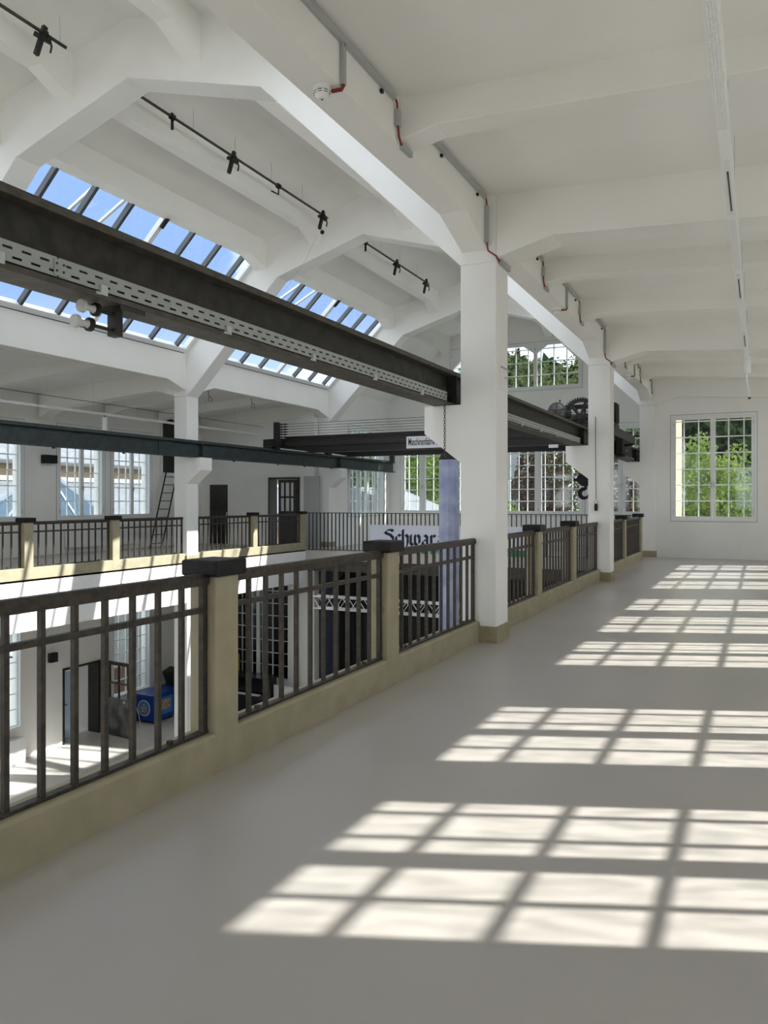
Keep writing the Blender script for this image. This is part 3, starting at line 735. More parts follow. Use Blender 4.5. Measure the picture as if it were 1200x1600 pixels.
# crab
def gear(mb, c, R, w, n):
    poly = []
    for k in range(n * 4):
        a = 2 * math.pi * k / (n * 4); r = R if k % 4 in (0, 1) else R - .035
        poly.append((c[0] + r * math.cos(a), c[2] + r * math.sin(a)))
    N = len(poly); base = len(mb.v); ri = R - .11
    for yy in (c[1] - w / 2, c[1] + w / 2):
        for p in poly: mb.v.append((p[0], yy, p[1]))
        for k in range(N):
            a = 2 * math.pi * k / N; mb.v.append((c[0] + ri * math.cos(a), yy, c[2] + ri * math.sin(a)))
    for k in range(N):
        j = (k + 1) % N
        mb.f += [(base + k, base + j, base + N + j, base + N + k), (base + 2 * N + j, base + 2 * N + k, base + 3 * N + k, base + 3 * N + j),
                 (base + j, base + k, base + 2 * N + k, base + 2 * N + j), (base + N + k, base + N + j, base + 3 * N + j, base + 3 * N + k)]
    for k in range(6):
        a = math.pi * k / 3 + .2
        mb.bar((c[0] + .05 * math.cos(a), c[1], c[2] + .05 * math.sin(a)), (c[0] + (ri + .02) * math.cos(a), c[1], c[2] + (ri + .02) * math.sin(a)), w * .6, .06)
    mb.lathe([(.08, -w * .8), (.08, w * .8)], c, 'y', 16); return mb
t = thing('crane_crab', 'black hoisting crab with gears and barrel motor on the crane bridge', 'hoist', (-4.1, 19.4, 3.25))
fr = MB().box(-4.95, -4.83, 18.2, 20.8, 3.32, 3.48).box(-3.45, -3.33, 18.2, 20.8, 3.32, 3.48).box(-4.95, -3.33, 18.9, 19.0, 3.34, 3.46).box(-4.95, -3.33, 20.1, 20.2, 3.34, 3.46)
fr.build('crab_frame', 'black_iron', t)
for (xx, yy) in ((-4.75, 18.38), (-3.5, 18.38), (-4.75, 20.63), (-3.5, 20.63)):
    smooth(MB().lathe([(.13, -.05), (.10, -.04), (.10, .05)], (xx, yy, 3.40), 'y', 18).build('wheel', 'girder', t))
gear(MB(), (-3.86, 18.55, 3.50), .46, .09, 44).build('large_gear', 'black_iron', t)
gear(MB(), (-3.46, 18.62, 3.62), .20, .10, 20).build('small_gear', 'black_iron', t)
brl = smooth(MB().lathe([(.10, -.36), (.19, -.32), (.235, -.22), (.24, .22), (.20, .34), (.08, .38)], (-4.40, 18.72, 3.64), 'y', 24).build('motor_barrel', 'barrel_grey', t))
sp = MB()
for k in range(5):
    a = 2 * math.pi * k / 5 + .3
    sp.bar((-4.40, 18.34, 3.64), (-4.40 + .20 * math.cos(a), 18.40, 3.64 + .20 * math.sin(a)), .03, .035)
sp.ring((-4.40, 18.42, 3.64), .205, .018, 'y', 20, 6).build('spoked_end', 'girder_worn', brl)
MB().tube([(-4.40, 18.72, 3.88), (-4.40, 18.72, 3.95)], .018, 8).build('lifting_eye', 'black_iron', brl)
B(-4.30, -3.50, 18.95, 19.05, 3.74, 3.84).build('shaft_bracket', 'black_iron', t)
dm = [(.17, -.60)]
for k in range(16): dm += [(.17, -.56 + .07 * k), (.15, -.53 + .07 * k)]
dm += [(.22, .58), (.22, .64)]
smooth(MB().lathe(dm, (-4.05, 19.55, 3.52), 'x', 20).build('rope_drum', 'girder', t), 25)
B(-3.72, -3.36, 19.3, 19.85, 3.46, 3.86).build('gearbox', 'black_iron', t)
bevel(B(-3.52, -3.28, 20.0, 20.5, 3.48, 3.98).build('control_box', 'matt_black', t), .02)
smooth(MB().lathe([(.14, -.3), (.15, -.25), (.15, .2), (.08, .3)], (-3.55, 20.45, 3.60), 'y', 16).build('travel_motor', 'black_iron', t))
MB().box(-3.30, -3.26, 18.7, 18.74, 3.3, 4.0).box(-3.42, -3.22, 18.66, 18.78, 3.86, 3.98).build('limit_switch', 'matt_black', t)
for k in range(4):
    MB().tube([(-4.30 + .2 * k, 19.25, 3.38), (-4.30 + .2 * k, 19.25, 3.78), (-4.20 + .2 * k, 19.0, 3.82)], .02, 6).build('pipe', 'black_iron', t)
t = thing('current_collector', 'black collector box on the near runway between the far pillars', 'electrical box', (-2.93, 19.3, 2.55))
bevel(B(-3.0, -2.84, 18.2, 19.5, 2.56, 2.92).build('cabinet', 'matt_black', t), .01)
B(-3.01, -2.80, 18.3, 19.7, 2.50, 2.545).build('shoe', 'black_iron', t)
MB().tube([(-2.84, 18.5, 2.78), (-2.62, 18.4, 2.80)], .03, 8).build('spindle', 'black_iron', t)
B(-2.845, -2.836, 18.75, 18.85, 2.66, 2.69).build('lamp', 'ceramic', t)

# hook block
t = thing('crane_hook', 'black crane hook and pulley block hanging on ropes', 'hook', (-3.97, 19.5, 1.58))
HX, HY = -3.97, 19.5
bevel(MB().prism([(HX - .05, 2.20), (HX - .17, 2.10), (HX - .17, 1.98), (HX - .06, 1.86), (HX + .08, 1.86), (HX + .15, 1.98), (HX + .15, 2.10), (HX + .06, 2.20)], 'y', HY - .10, HY + .10).build('block', 'matt_black', t), .02)
MB().tube([(HX - .26, HY, 2.02), (HX + .2, HY, 2.02)], .04, 10).build('axle', 'black_iron', t)
hp = [(HX + .03, HY, 1.88), (HX + .03, HY, 1.80)] + [(HX + .0 + .12 * math.cos(a), HY, 1.665 + .12 * math.sin(a)) for a in [math.radians(d) for d in range(70, 345 + 1, 25)]][::1]
hp = [(HX + .03, HY, 1.88), (HX + .03, HY, 1.80)] + [(HX + .115 * math.cos(math.radians(d)), HY, 1.675 + .115 * math.sin(math.radians(d))) for d in range(90, 361, 27)]
smooth(MB().tube(hp, [.04, .042, .046, .05, .054, .056, .056, .054, .05, .042, .034, .026, .018][:len(hp)], 10).build('hook', 'matt_black', t))
for k in (-1, 1):
    MB().tube([(HX + .1 * k - .02, HY, 2.10), (HX + .1 * k - .02, HY, 3.40)], .010, 6).build('rope', 'black_iron', t)

# chain by the nearest corbel, pull cord at the middle pillar
t = thing('chain', 'thin steel chain hanging before the nearest corbel', 'chain', (-3.04, 7.68, 1.95))
z = 2.70; k = 0
while z > 1.97:
    lk = MB(); pts = []
    for q in range(11):
        a = 2 * math.pi * q / 10; px, pz = .010 * math.cos(a), .020 * math.sin(a)
        pts.append((-3.04 + (px if k % 2 else 0), 7.68 + (0 if k % 2 else px), z + pz))
    lk.tube(pts, .0035, 5, caps=False); lk.build('link', 'girder_worn', t); z -= .030; k += 1
t = thing('pull_cord', 'thin cord with ring and dark weight on the middle near pillar', 'cord', (-2.75, 14.5, 1.3))
MB().tube([(-2.755, 14.53, 3.05), (-2.755, 14.54, 2.3), (-2.748, 14.54, 1.52)], .006, 6).build('cord', 'black_iron', t)
MB().ring((-2.748, 14.54, 1.47), .035, .008, 'y').build('ring', 'galvanised', t)
MB().lathe([(.028, 0), (.030, .02), (.030, .11), (.02, .13)], (-2.748, 14.54, 1.31), 'z', 12).build('weight', 'matt_black', t)

# ------------------------------------------------------------------ cable trunking, red conduit and smoke detectors
XF = -2.598
def trunk(y0, yb, deep, idx, detector=None):
    t = thing('cable_trunking', 'grey cable trunking with red conduit on the near edge beam, %s span from the viewer' % ORD[idx], 'trunking', (XF, y0, 4.3), 'grey trunking along the near edge beam')
    xa = XF + .036
    def ch(ya, yb2, za, zb_, nm='channel'):
        o = B(XF, xa, ya, yb2, za, zb_).build(nm, 'grey_trunking', t); bevel(o, .004)
        return o
    ch(y0, yb - .12, 4.645, 4.687)
    zend = 4.20 if deep else 4.46
    xo = XF + .02
    MB().tube([(xo, yb - .13, 4.665), (xo, yb - .085, 4.64), (xo, yb - .07, 4.58)], .009, 8).build('red_bend', 'red_conduit', t)
    B(XF, xa, yb - .095, yb - .045, zend, 4.585).build('drop', 'grey_trunking', t)
    zu = 4.03 if deep else 4.335
    if deep:
        MB().tube([(XF + .02, yb - .07, zend), (XF + .03, yb - .06, zu + .09), (-2.49, yb - .03, zu + .03), (-2.485, yb + .08, zu)], .009, 8).build('red_bend', 'red_conduit', t)
        B(-2.50, -2.46, yb + .07, yb + .40, zu - .025, zu + .025).build('stub', 'grey_trunking', t)
    else:
        MB().tube([(xo, yb - .07, zend), (xo, yb - .05, zu + .05), (xo, yb - .0, zu)], .009, 8).build('red_bend', 'red_conduit', t)
        B(XF, xa, yb - .0, yb + .19, zu - .022, zu + .022).build('stub', 'grey_trunking', t)
    for yy in (y0 + .2, yb - .35):
        if yy < yb - .13: B(XF, XF + .02, yy, yy + .03, 4.60, 4.625).build('saddle', 'black_iron', t)
    if detector:
        B(XF, xa - .005, detector, detector + .04, 4.36, 4.645).build('drop', 'grey_trunking', t)
        MB().tube([(xo, detector + .02, 4.66), (xo, detector + .02, 4.62)], .014, 8).build('red_bend', 'red_conduit', t)
        MB().tube([(xo, detector + .02, 4.36), (xo - .01, detector + .01, 4.325), (-2.66, detector - .0, 4.325)], .014, 8).build('red_bend', 'red_conduit', t)
sp_ = []
for b in range(2, 5):
    P0 = PY[b]
    sp_ += [(P0 + PD + .1, P0 + 2.33, False, None), (P0 + 2.75, P0 + 4.60, False, P0 + 3.63), (P0 + 5.27, PY[b + 1], True, None)]
sp_[-1] = (PY[4] + 5.27, PY[5] - .05, False, None)
for i, a in enumerate(sp_): trunk(a[0], a[1], a[2], i, a[3])
for i, b in enumerate((2, 3, 4)):
    c = (-2.72, PY[b] + 3.60, 4.35)
    t = thing('smoke_detector', 'white round smoke detector under the near edge beam, %s' % ('large one nearest the viewer', 'beyond the nearest pillar', 'beyond the middle pillar')[i], 'smoke detector', (c[0], c[1], 4.27), 'ceiling smoke detectors')
    smooth(MB().lathe([(.062, 0), (.062, -.022), (.056, -.026)], c, 'z', 28).build('base', 'white_gloss', t), 30)
    smooth(MB().lathe([(.052, -.026), (.058, -.032), (.050, -.055), (.030, -.078), (.016, -.082)], c, 'z', 28).build('dome', 'white_gloss', t), 30)
    for k in range(8):
        a = 2 * math.pi * k / 8
        for (r, zz) in ((.0575, -.036), (.0535, -.048)):
            MB().ring((c[0], c[1], c[2] + zz), r, .0028, 'z', 5, 4, a, a + .5).build('vent_slot', 'dark_slot', t)
    MB().lathe([(.009, 0), (.006, -.004)], (c[0], c[1], c[2] - .082), 'z', 10).build('lens', 'dark_slot', t)

t = thing('access_panel', 'small white flap with catch on the nearest pillar', 'panel', (-2.5, 8.0, 2.7))
bevel(B(-2.5, -2.492, 7.93, 8.15, 2.69, 2.92).build('flap', 'plaster', t), .003)
B(-2.5, -2.485, 7.93, 8.15, 2.925, 2.935).build('drip_edge', 'grey_trunking', t)
MB().tube([(-2.492, 8.06, 2.83), (-2.47, 8.06, 2.83), (-2.47, 8.11, 2.82)], .006, 6).build('catch', 'grey_trunking', t)
# ------------------------------------------------------------------ light tracks
def track(x, y0, y1, z, segs, label, side):
    t = thing('light_track', label, 'light', (x, (y0 + y1) / 2, z))
    for (a, b, kind) in segs:
        if kind == 'lens':
            B(x - .036, x + .036, a, b, z, z + .055).build('housing', 'lamp_white', t)
            L = MB(); n = int((b - a) / .028)
            for r in range(4):
                for k in range(n):
                    xx, yy = x - .0225 + r * .015, a + .014 + k * .028
                    q = len(L.v); L.v += [(xx - .006, yy - .011, z), (xx + .006, yy - .011, z), (xx + .006, yy + .011, z), (xx - .006, yy + .011, z), (xx, yy, z - .008)]
                    L.f += [(q, q + 1, q + 4), (q + 1, q + 2, q + 4), (q + 2, q + 3, q + 4), (q + 3, q, q + 4)]
            o = L.build('lens_rows', 'white_gloss', t); o['kind'] = 'stuff'
        else:
            B(x - .034, x + .034, a, b, z, z + .055).build('blank_cover', 'lamp_white', t)
            if kind == 'slot':
                B(x - .017, x + .017, a + .12, b - .12, z - .004, z).build('cover_plate', 'window_white', t)
                B(x - .006, x + .006, a + .30, b - .2, z - .0055, z - .0035).build('slot', 'dark_slot', t)
    yy = y0 + .4
    while yy < y1:
        MB().tube([(x, yy, z + .05), (x, yy, zs(x if side > 0 else mx_(x)) - .0)], .003, 5).build('hanger_wire', 'galvanised', t)
        MB().tube([(x - .035, yy, z + .03), (x + .035, yy, z + .03)], .006, 6).build('clip', 'galvanised', t); yy += 1.45
    return t
track(-.20, -2.0, 13.4, 3.70, [(-2, 1.9, 'lens'), (1.9, 3.5, 'lens'), (3.5, 5.0, 'lens'), (5.0, 5.32, 'blank'), (5.32, 6.6, 'slot'), (6.6, 8.1, 'lens'), (8.1, 9.4, 'slot'), (9.4, 11.0, 'blank'), (11.0, 12.3, 'slot'), (12.3, 13.4, 'blank')],
      'long white suspended light track over the near gallery', 1)
t = thing('track_feed', 'white feed box with dangling cable at the far end of the track', 'electrical box', (-.2, 13.6, 3.3))
smooth(MB().lathe([(.055, 3.52), (.06, 3.54), (.06, 3.76), (.05, 3.78)], (-.20, 13.5, 0), 'z', 18).build('box', 'lamp_white', t), 30)
MB().tube([(-.20, 13.5, 3.54), (-.20, 13.5, 3.40), (-.17, 13.52, 3.22), (-.165, 13.52, 3.14)], .012, 6).build('cable', 'lamp_white', t)
MB().tube([(-.20, 13.5, 3.77), (-.20, 13.5, zs(-.2))], .004, 6).build('hanger_wire', 'galvanised', t)
MB().lathe([(.02, 0), (.02, -.03)], (-.165, 13.52, 3.14), 'z', 8).build('plug', 'dark_slot', t)
track(-15.1, 8.0, 21.3, 3.68, [(8, 11.0, 'lens'), (11, 13.0, 'blank'), (13, 15.2, 'lens'), (15.2, 17.0, 'blank'), (17, 19, 'lens'), (19, 21.3, 'blank')], 'long white suspended light track over the far gallery', -1)
t = thing('cable_line', 'thin dark suspension cable along the far gallery ceiling', 'cable', (-15.0, 14, 3.95))
MB().tube([(-15.0, 8.0, 3.96), (-15.0, 21.4, 3.96)], .007, 5).build('cable', 'black_iron', t)
t = thing('spot_lamp', 'small white cylinder spotlight on the far gallery track', 'lamp', (-15.1, 15.2, 3.4))
smooth(MB().lathe([(.06, 3.30), (.065, 3.32), (.065, 3.62), (.05, 3.64)], (-15.1, 14.55, 0), 'z', 16).build('housing', 'lamp_white', t), 30)
MB().tube([(-15.1, 14.55, 3.63), (-15.1, 14.55, 3.70)], .02, 6).build('stem', 'black_iron', t)

# ------------------------------------------------------------------ lighting pipes with clamps under the ridge
RX, RZ = -8.27, 7.50
def roof_at(x): return 8.0 - .2335 * abs(x - XC)
def clamp(y, kind, i):
    t = thing('pipe_clamp', 'black %s clamp on the ridge pipe, %s along it' % (('hook', 'scissor', 'bent arm')[kind], ORD[i]), 'clamp', (RX, y, RZ - .2), 'clamps on the ridge pipes')
    MB().lathe([(.05, -.035), (.05, .035)], (RX, y, RZ), 'y', 12).build('collar', 'black_iron', t)
    if kind == 1:
        MB().bar((RX + .02, y, RZ + .08), (RX - .02, y - .10, RZ - .32), .05, .06).build('arm', 'black_iron', t)
        MB().bar((RX - .04, y - .12, RZ - .05), (RX + .05, y + .06, RZ - .10), .04, .05).build('jaw', 'black_iron', t)
        MB().tube([(RX + .05, y + .04, RZ - .02), (RX + .07, y + .06, RZ - .16), (RX + .06, y + .05, RZ - .24)], .014, 6).build('safety_hook', 'black_iron', t)
    elif kind == 0:
        MB().bar((RX, y, RZ + .06), (RX, y, RZ - .20), .035, .03).build('arm', 'black_iron', t)
    else:
        MB().tube([(RX, y, RZ), (RX, y, RZ - .16), (RX - .05, y - .16, RZ - .14)], .016, 6).build('arm', 'black_iron', t)
ci = 0
for i, (y0, y1, cl) in enumerate(((2.4, 7.3, ((6.95, 1),)), (8.35, 14.15, ((9.35, 0), (10.9, 1), (12.3, 2), (13.95, 1))), (15.2, 19.6, ((15.9, 0), (17.6, 1), (19.5, 1))))):
    t = thing('ridge_pipe', 'thin dark lighting pipe hung below the ridge, %s bay from the viewer' % ORD[i], 'pipe', (RX, (y0 + y1) / 2, RZ), 'ridge lighting pipes')
    MB().tube([(RX, y0, RZ), (RX, y1, RZ)], .022, 8).build('pipe', 'rusty_steel', t)
    y = y0 + .4
    while y < y1:
        MB().tube([(RX, y, RZ), (RX, y, roof_at(RX))], .005, 5).build('hanger', 'galvanised', t); y += 1.1
    for (y, k) in cl: clamp(y, k, ci); ci += 1
t = thing('hanging_bulb', 'small black ball lamp with loose wire by the ridge pipe end', 'lamp', (-8.25, 13.9, 7.1))
smooth(MB().lathe([(.01, -.045), (.035, -.03), (.045, 0), (.035, .03), (.01, .045)], (-8.25, 13.9, 7.12), 'z', 14).build('ball', 'matt_black', t))
MB().tube([(-8.25, 13.9, 7.46), (-8.27, 13.9, 7.3), (-8.25, 13.9, 7.16)], .004, 5).build('flex', 'galvanised', t)
t = thing('loose_wire', 'thin loose wire drooping from the ridge beside the skylight', 'wire', (-9, 13.8, 6.2))
wp = [(-8.35, 13.85, 7.05), (-8.7, 13.95, 6.6), (-9.3, 14.1, 6.1), (-10.2, 14.2, 5.75), (-11.2, 14.3, 5.5)]
MB().tube(wp, .004, 5).build('wire', 'galvanised', t)
for i, (u, y) in enumerate(((-14.2, 9.9), (-13.6, 16.9), (-13.4, 18.6))):
    t = thing('cable_loop', 'small dark cable loop under the far gallery ceiling, %s from the left' % ORD[i], 'cable', (u, y, 4.3))
    c = (u, y, 4.28)
    MB().ring(c, .07, .008, 'x', 14, 5, -1.2, 4.2).build('loop', 'black_iron', t)
    MB().tube([(u, y - .05, 4.34), (u, y - .10, 4.50), (u, y - .10, zs(mx_(u)))], .008, 5).build('tail', 'red_conduit', t)

# ------------------------------------------------------------------ far gallery furniture
t = thing('wall_picture', 'black framed board high on the far gallery wall above the ladder', 'picture', (XL + .03, 20.1, 2.4))
B(XL + .01, XL + .06, 19.42, 21.0, 2.30, 4.2).build('backing', 'window_white', t)
B(XL + .055, XL + .075, 19.50, 20.92, 2.42, 4.2).build('board', 'black_gloss', t)
t = thing('wall_speaker', 'small black box speaker on the far gallery wall between windows', 'speaker', (XL + .1, 14.95, 2.6))
bevel(B(XL + .03, XL + .22, 14.75, 15.15, 2.52, 2.75).build('cabinet', 'matt_black', t), .01)
B(XL, XL + .04, 14.9, 15.0, 2.58, 2.70).build('bracket', 'black_iron', t)
t = thing('ladder', 'thin black steel ladder leaning against the far gallery wall', 'ladder', (-17.3, 18.9, 0))
lb, lt = Vector((-16.9, 18.10, 0.02)), Vector((-17.55, 19.55, 2.42)); rb, rt = Vector((-16.9, 18.62, .02)), Vector((-17.55, 20.07, 2.42))
MB().bar(lb, lt, .03, .045).build('stile', 'black_iron', t); MB().bar(rb, rt, .03, .045).build('stile', 'black_iron', t)
for k in range(9):
    f = .06 + k * .11
    MB().tube([lb.lerp(lt, f), rb.lerp(rt, f)], .014, 6).build('rung', 'black_iron', t)
for i, (a, b) in enumerate(((15.55, 16.85), (17.5, 18.1))):
    t = thing('radiator', 'flat white radiator under the far gallery %s' % ('window beside the wall speaker', 'window beside the ladder')[i], 'radiator', (XL + .08, (a + b) / 2, .1))
    bevel(B(XL + .05, XL + .15, a, b, .15, .75).build('panel', 'white_gloss', t), .01)
    for yy in (a + .1, b - .1):
        B(XL + .004, XL + .05, yy - .02, yy + .02, .3, .34).build('bracket', 'white_gloss', t)
        B(XL + .08, XL + .11, yy - .015, yy + .015, 0, .15).build('foot', 'white_gloss', t)
# doors of the far gallery end wall
d1 = thing('door_1', 'dark wooden door with six panes standing ajar in the far end wall', 'door', (-14.2, YE, 0), kind='structure')
fr = MB().box(-14.85, -14.79, YE - .03, YE + .42, 0, 2.27).box(-13.68, -13.62, YE - .03, YE + .42, 0, 2.27).box(-14.79, -13.68, YE - .03, YE + .42, 2.21, 2.27)
fr.build('frame', 'door_dark', d1)
lf = MB(); X0, X1, Yd = -14.42, -13.69, YE - .06
lf.box(X0, X1, Yd, Yd + .045, .0, 1.15); lf.box(X0, X1, Yd, Yd + .045, 2.09, 2.19)
cw = (X1 - X0)
for xx in (X0, X0 + .30 * cw, X0 + .58 * cw, X1 - .14): lf.box(xx, xx + (.09 if xx == X0 else .06 if xx < X1 - .2 else .14), Yd, Yd + .045, 1.15, 2.09)
lf.box(X0, X1, Yd, Yd + .045, 1.58, 1.64)
leaf = lf.build('leaf', 'door_dark', d1)
xs_ = [(X0 + .09, X0 + .30 * cw), (X0 + .30 * cw + .06, X0 + .58 * cw), (X0 + .58 * cw + .06, X1 - .14)]
for (a, b) in xs_:
    for (c, e) in ((1.15, 1.58), (1.64, 2.09)):
        B(a, b, Yd + .02, Yd + .026, c, e).build('pane', 'paper', leaf)
B(X1 - .04, X1 + .02, Yd - .015, Yd, 1.75, 1.87).build('hinge', 'black_iron', leaf)
d2 = thing('door_2', 'plain black door at the far left of the far end wall', 'door', (-16.95, YE, 0), kind='structure')
B(-17.35, -16.55, YE + .04, YE + .09, 0, 2.05).build('leaf', 'door_dark', d2)
B(-16.64, -16.60, YE + .02, YE + .04, .95, 1.1).build('handle', 'galvanised', d2)

# ------------------------------------------------------------------ ground floor
d3 = thing('door_3', 'ground floor doorway with dark frame below the far gallery', 'door', (XL, 16.2, ZL), kind='structure')
MB().box(XL - .4, XL + .03, 15.50, 15.56, ZL, -3.25).box(XL - .4, XL + .03, 16.79, 16.85, ZL, -3.25).box(XL - .4, XL + .03, 15.56, 16.79, -3.31, -3.25).build('frame', 'door_dark', d3)
B(XL - .30, XL + .20, 15.57, 15.61, ZL + .02, -3.33).build('glass_leaf', 'blue_glass', d3)
B(XL - .5, XL + .1, 15.585, 15.60, -4.3, -4.26).build('push_bar', 'galvanised', d3)
lf = MB(); YL_ = 16.86
lf.bar((-17.66, YL_, (ZL - 4.3) / 2 + .01), (-16.42, YL_ - .12, (ZL - 4.3) / 2 + .01), .045, -4.3 - ZL)
leaf = lf.build('steel_leaf', 'door_metal', d3)
gl = MB()
for f in (0, .33, .66, 1.0):
    p = Vector((-17.64, YL_, -4.3)).lerp(Vector((-16.44, YL_ - .12, -4.3)), f); gl.bar(p, p + Vector((0, 0, 1.05)), .045, .045)
for zz in (-3.85, -3.28): gl.bar((-17.64, YL_, zz), (-16.44, YL_ - .12, zz), .045, .045 if zz < -3.5 else .10)
gl.build('glazing_bars', 'door_dark', leaf)
MB().lathe([(.03, 0), (.03, -.05)], (-16.55, YL_ - .14, -4.35), 'y', 12).build('lock', 'galvanised', leaf)
t = thing('chest_freezer', 'blue ice cream chest freezer with printed pictures below the gallery', 'freezer', (-17.2, 19.3, ZL))
FX0, FX1, FY0, FY1 = -17.58, -16.80, 18.15, 20.05
bevel(B(FX0, FX1, FY0, FY1, ZL + .06, ZL + .82).build('body', 'freezer_blue', t), .02)
bevel(B(FX0 - .01, FX1 + .01, FY0 - .01, FY1 + .01, ZL + .82, ZL + .88).build('lid', 'freezer_blue', t), .01)
bdg = MB().lathe([(.25, 0), (.25, -.004)], (FX0 + .40, FY0, ZL + .46), 'y', 24).build('badge', 'freezer_white', t)
MB().lathe([(.22, -.004), (.22, -.006)], (FX0 + .40, FY0, ZL + .46), 'y', 24).build('badge_centre', 'freezer_light', bdg)
for (a, b, c, d_) in ((.26, .54, .40, .50), (.30, .50, .33, .39), (.33, .47, .53, .58)):
    B(FX0 + a, FX0 + b, FY0 - .010, FY0 - .006, ZL + c, ZL + d_).build('badge_print', 'freezer_print', bdg)
B(FX1, FX1 + .004, FY0 + .12, FY0 + .85, ZL + .22, ZL + .74).build('poster', 'freezer_light', t)
B(FX1 + .004, FX1 + .006, FY0 + .20, FY0 + .75, ZL + .36, ZL + .66).build('poster_picture', 'freezer_print', t)
B(FX1, FX1 + .004, FY0 + .95, FY1 - .1, ZL + .22, ZL + .74).build('poster', 'freezer_light', t)
B(FX1 + .004, FX1 + .006, FY0 + 1.15, FY1 - .35, ZL + .30, ZL + .52).build('poster_picture', 'freezer_white', t)
for (x_, y_) in ((FX0 + .08, FY0 + .08), (FX1 - .08, FY0 + .08), (FX0 + .08, FY1 - .08), (FX1 - .08, FY1 - .08)):
    MB().lathe([(.03, 0), (.03, .06)], (x_, y_, ZL), 'z', 10).build('foot', 'matt_black', t)
t = thing('floor_speaker', 'black box loudspeaker tilted above the blue freezer', 'speaker', (-17.0, 19.7, ZL + .88))
c = MB().prism([(19.35, ZL + .885), (19.75, ZL + .885), (19.50, ZL + 1.50), (19.12, ZL + 1.38)], 'x', -17.35, -16.95); bevel(c.build('cabinet', 'matt_black', t), .02)
MB().lathe([(.13, 0), (.11, .004)], (-16.95, 19.42, ZL + 1.15), 'x', 20).build('driver', 'black_iron', t)
t = thing('cable_lead', 'white power lead lying in front of the blue freezer', 'cable', (-16.9, 18.0, ZL))
MB().tube([(-17.5, 18.12, ZL + .5), (-17.2, 17.95, ZL + .3), (-16.95, 17.75, ZL + .02), (-16.85, 17.7, ZL + .012)], .012, 6).build('lead', 'white_gloss', t)
t = thing('wall_plinth', 'low cream box against the ground floor wall below the window', 'box', (XL + .15, 13.9, ZL))
B(XL + .001, XL + .30, 13.15, 14.05, ZL, ZL + .66).build('casing', 'window_white', t)
B(XL + .001, XL + .31, 13.14, 14.06, ZL, ZL + .05).build('foot', 'galvanised', t)
t = thing('wall_lamp', 'small black box lamp on the ground floor wall beside the doorway', 'lamp', (XL + .1, 15.15, -2.9))
bevel(B(XL + .02, XL + .16, 14.98, 15.22, -2.98, -2.72).build('housing', 'matt_black', t), .01)
B(XL, XL + .03, 15.06, 15.14, -2.9, -2.8).build('bracket', 'black_iron', t)
GZ_ = -5.65
t = thing('crate_stack', 'dark crates stacked outside the ground floor window', 'crate', (-19, 18.2, GZ_))
B(-19.3, -18.9, 17.5, 18.1, GZ_, -3.6).build('crate', 'matt_black', t); B(-19.2, -18.9, 18.15, 18.45, GZ_, -3.3).build('crate', 'matt_black', t)
B(-19.2, -18.8, 18.5, 19.2, GZ_, -3.95).build('crate', 'wood_brown', t)
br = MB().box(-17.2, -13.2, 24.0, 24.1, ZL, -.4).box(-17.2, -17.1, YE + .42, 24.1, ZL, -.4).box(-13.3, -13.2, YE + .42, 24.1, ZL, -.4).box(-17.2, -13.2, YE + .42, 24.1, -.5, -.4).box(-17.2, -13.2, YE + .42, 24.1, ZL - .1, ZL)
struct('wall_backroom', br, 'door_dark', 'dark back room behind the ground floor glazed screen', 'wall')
vb_ = MB().box(-19.8, XL - WTK, 15.2, 15.3, GZ_, -3.0).box(-19.8, XL - WTK, 16.95, 17.05, GZ_, -3.0).box(-19.8, XL - WTK, 15.2, 17.05, -3.05, -2.95).box(-19.9, -19.8, 15.2, 16.3, GZ_, -3.0).box(-19.8, XL - WTK, 15.2, 17.05, GZ_, ZL)
struct('wall_porch', vb_, 'plaster', 'small cream porch behind the ground floor doorway', 'wall')
# piano, boards and chair under the far end
t = thing('upright_piano', 'black upright piano below the far gallery end', 'piano', (-14.6, 20.3, ZL))
bevel(B(-15.6, -14.05, 20.2, 20.8, ZL + .1, ZL + 1.22).build('case', 'black_gloss', t), .015)
B(-15.55, -14.1, 19.88, 20.2, ZL + .62, ZL + .76).build('keyboard', 'black_gloss', t); B(-15.5, -14.15, 19.90, 20.08, ZL + .76, ZL + .775).build('keys', 'paper', t)
bevel(B(-15.65, -14.0, 20.15, 20.82, ZL + 1.22, ZL + 1.26).build('lid', 'black_gloss', t), .008)
for xx in (-15.5, -14.2): MB().tube([(xx, 19.98, ZL), (xx, 19.98, ZL + .62)], .035, 10).build('leg', 'black_gloss', t)
B(-15.6, -14.05, 20.15, 20.8, ZL, ZL + .1).build('plinth', 'black_gloss', t)
t = thing('stage_chair', 'black chair standing left of the piano', 'chair', (-16.1, 19.6, ZL))
bevel(B(-16.35, -15.9, 19.4, 19.85, ZL + .43, ZL + .48).build('seat', 'matt_black', t), .01)
bevel(B(-16.35, -15.9, 19.82, 19.86, ZL + .60, ZL + .92).build('backrest', 'paper', t), .01)
for (xx, yy, h) in ((-16.33, 19.43, .43), (-15.92, 19.43, .43), (-16.33, 19.83, .9), (-15.92, 19.83, .9)):
    MB().tube([(xx, yy, ZL), (xx, yy, ZL + h)], .014, 6).build('leg', 'matt_black', t)
t = thing('yellow_board', 'dull yellow board leaning before the glazed screen', 'board', (-16.2, 21.0, ZL))
B(-16.5, -15.75, 21.05, 21.12, ZL + .5, ZL + 1.75).build('panel', 'yellow_board', t)
B(-16.45, -16.38, 21.0, 21.12, ZL, ZL + .5).build('leg', 'wood_brown', t); B(-15.87, -15.8, 21.0, 21.12, ZL, ZL + .5).build('leg', 'wood_brown', t)
t = thing('white_panel', 'white low partition panel right of the piano', 'panel', (-13.7, 20.6, ZL))
B(-14.0, -13.3, 20.55, 20.60, ZL + .05, ZL + 1.0).build('board', 'white_gloss', t)
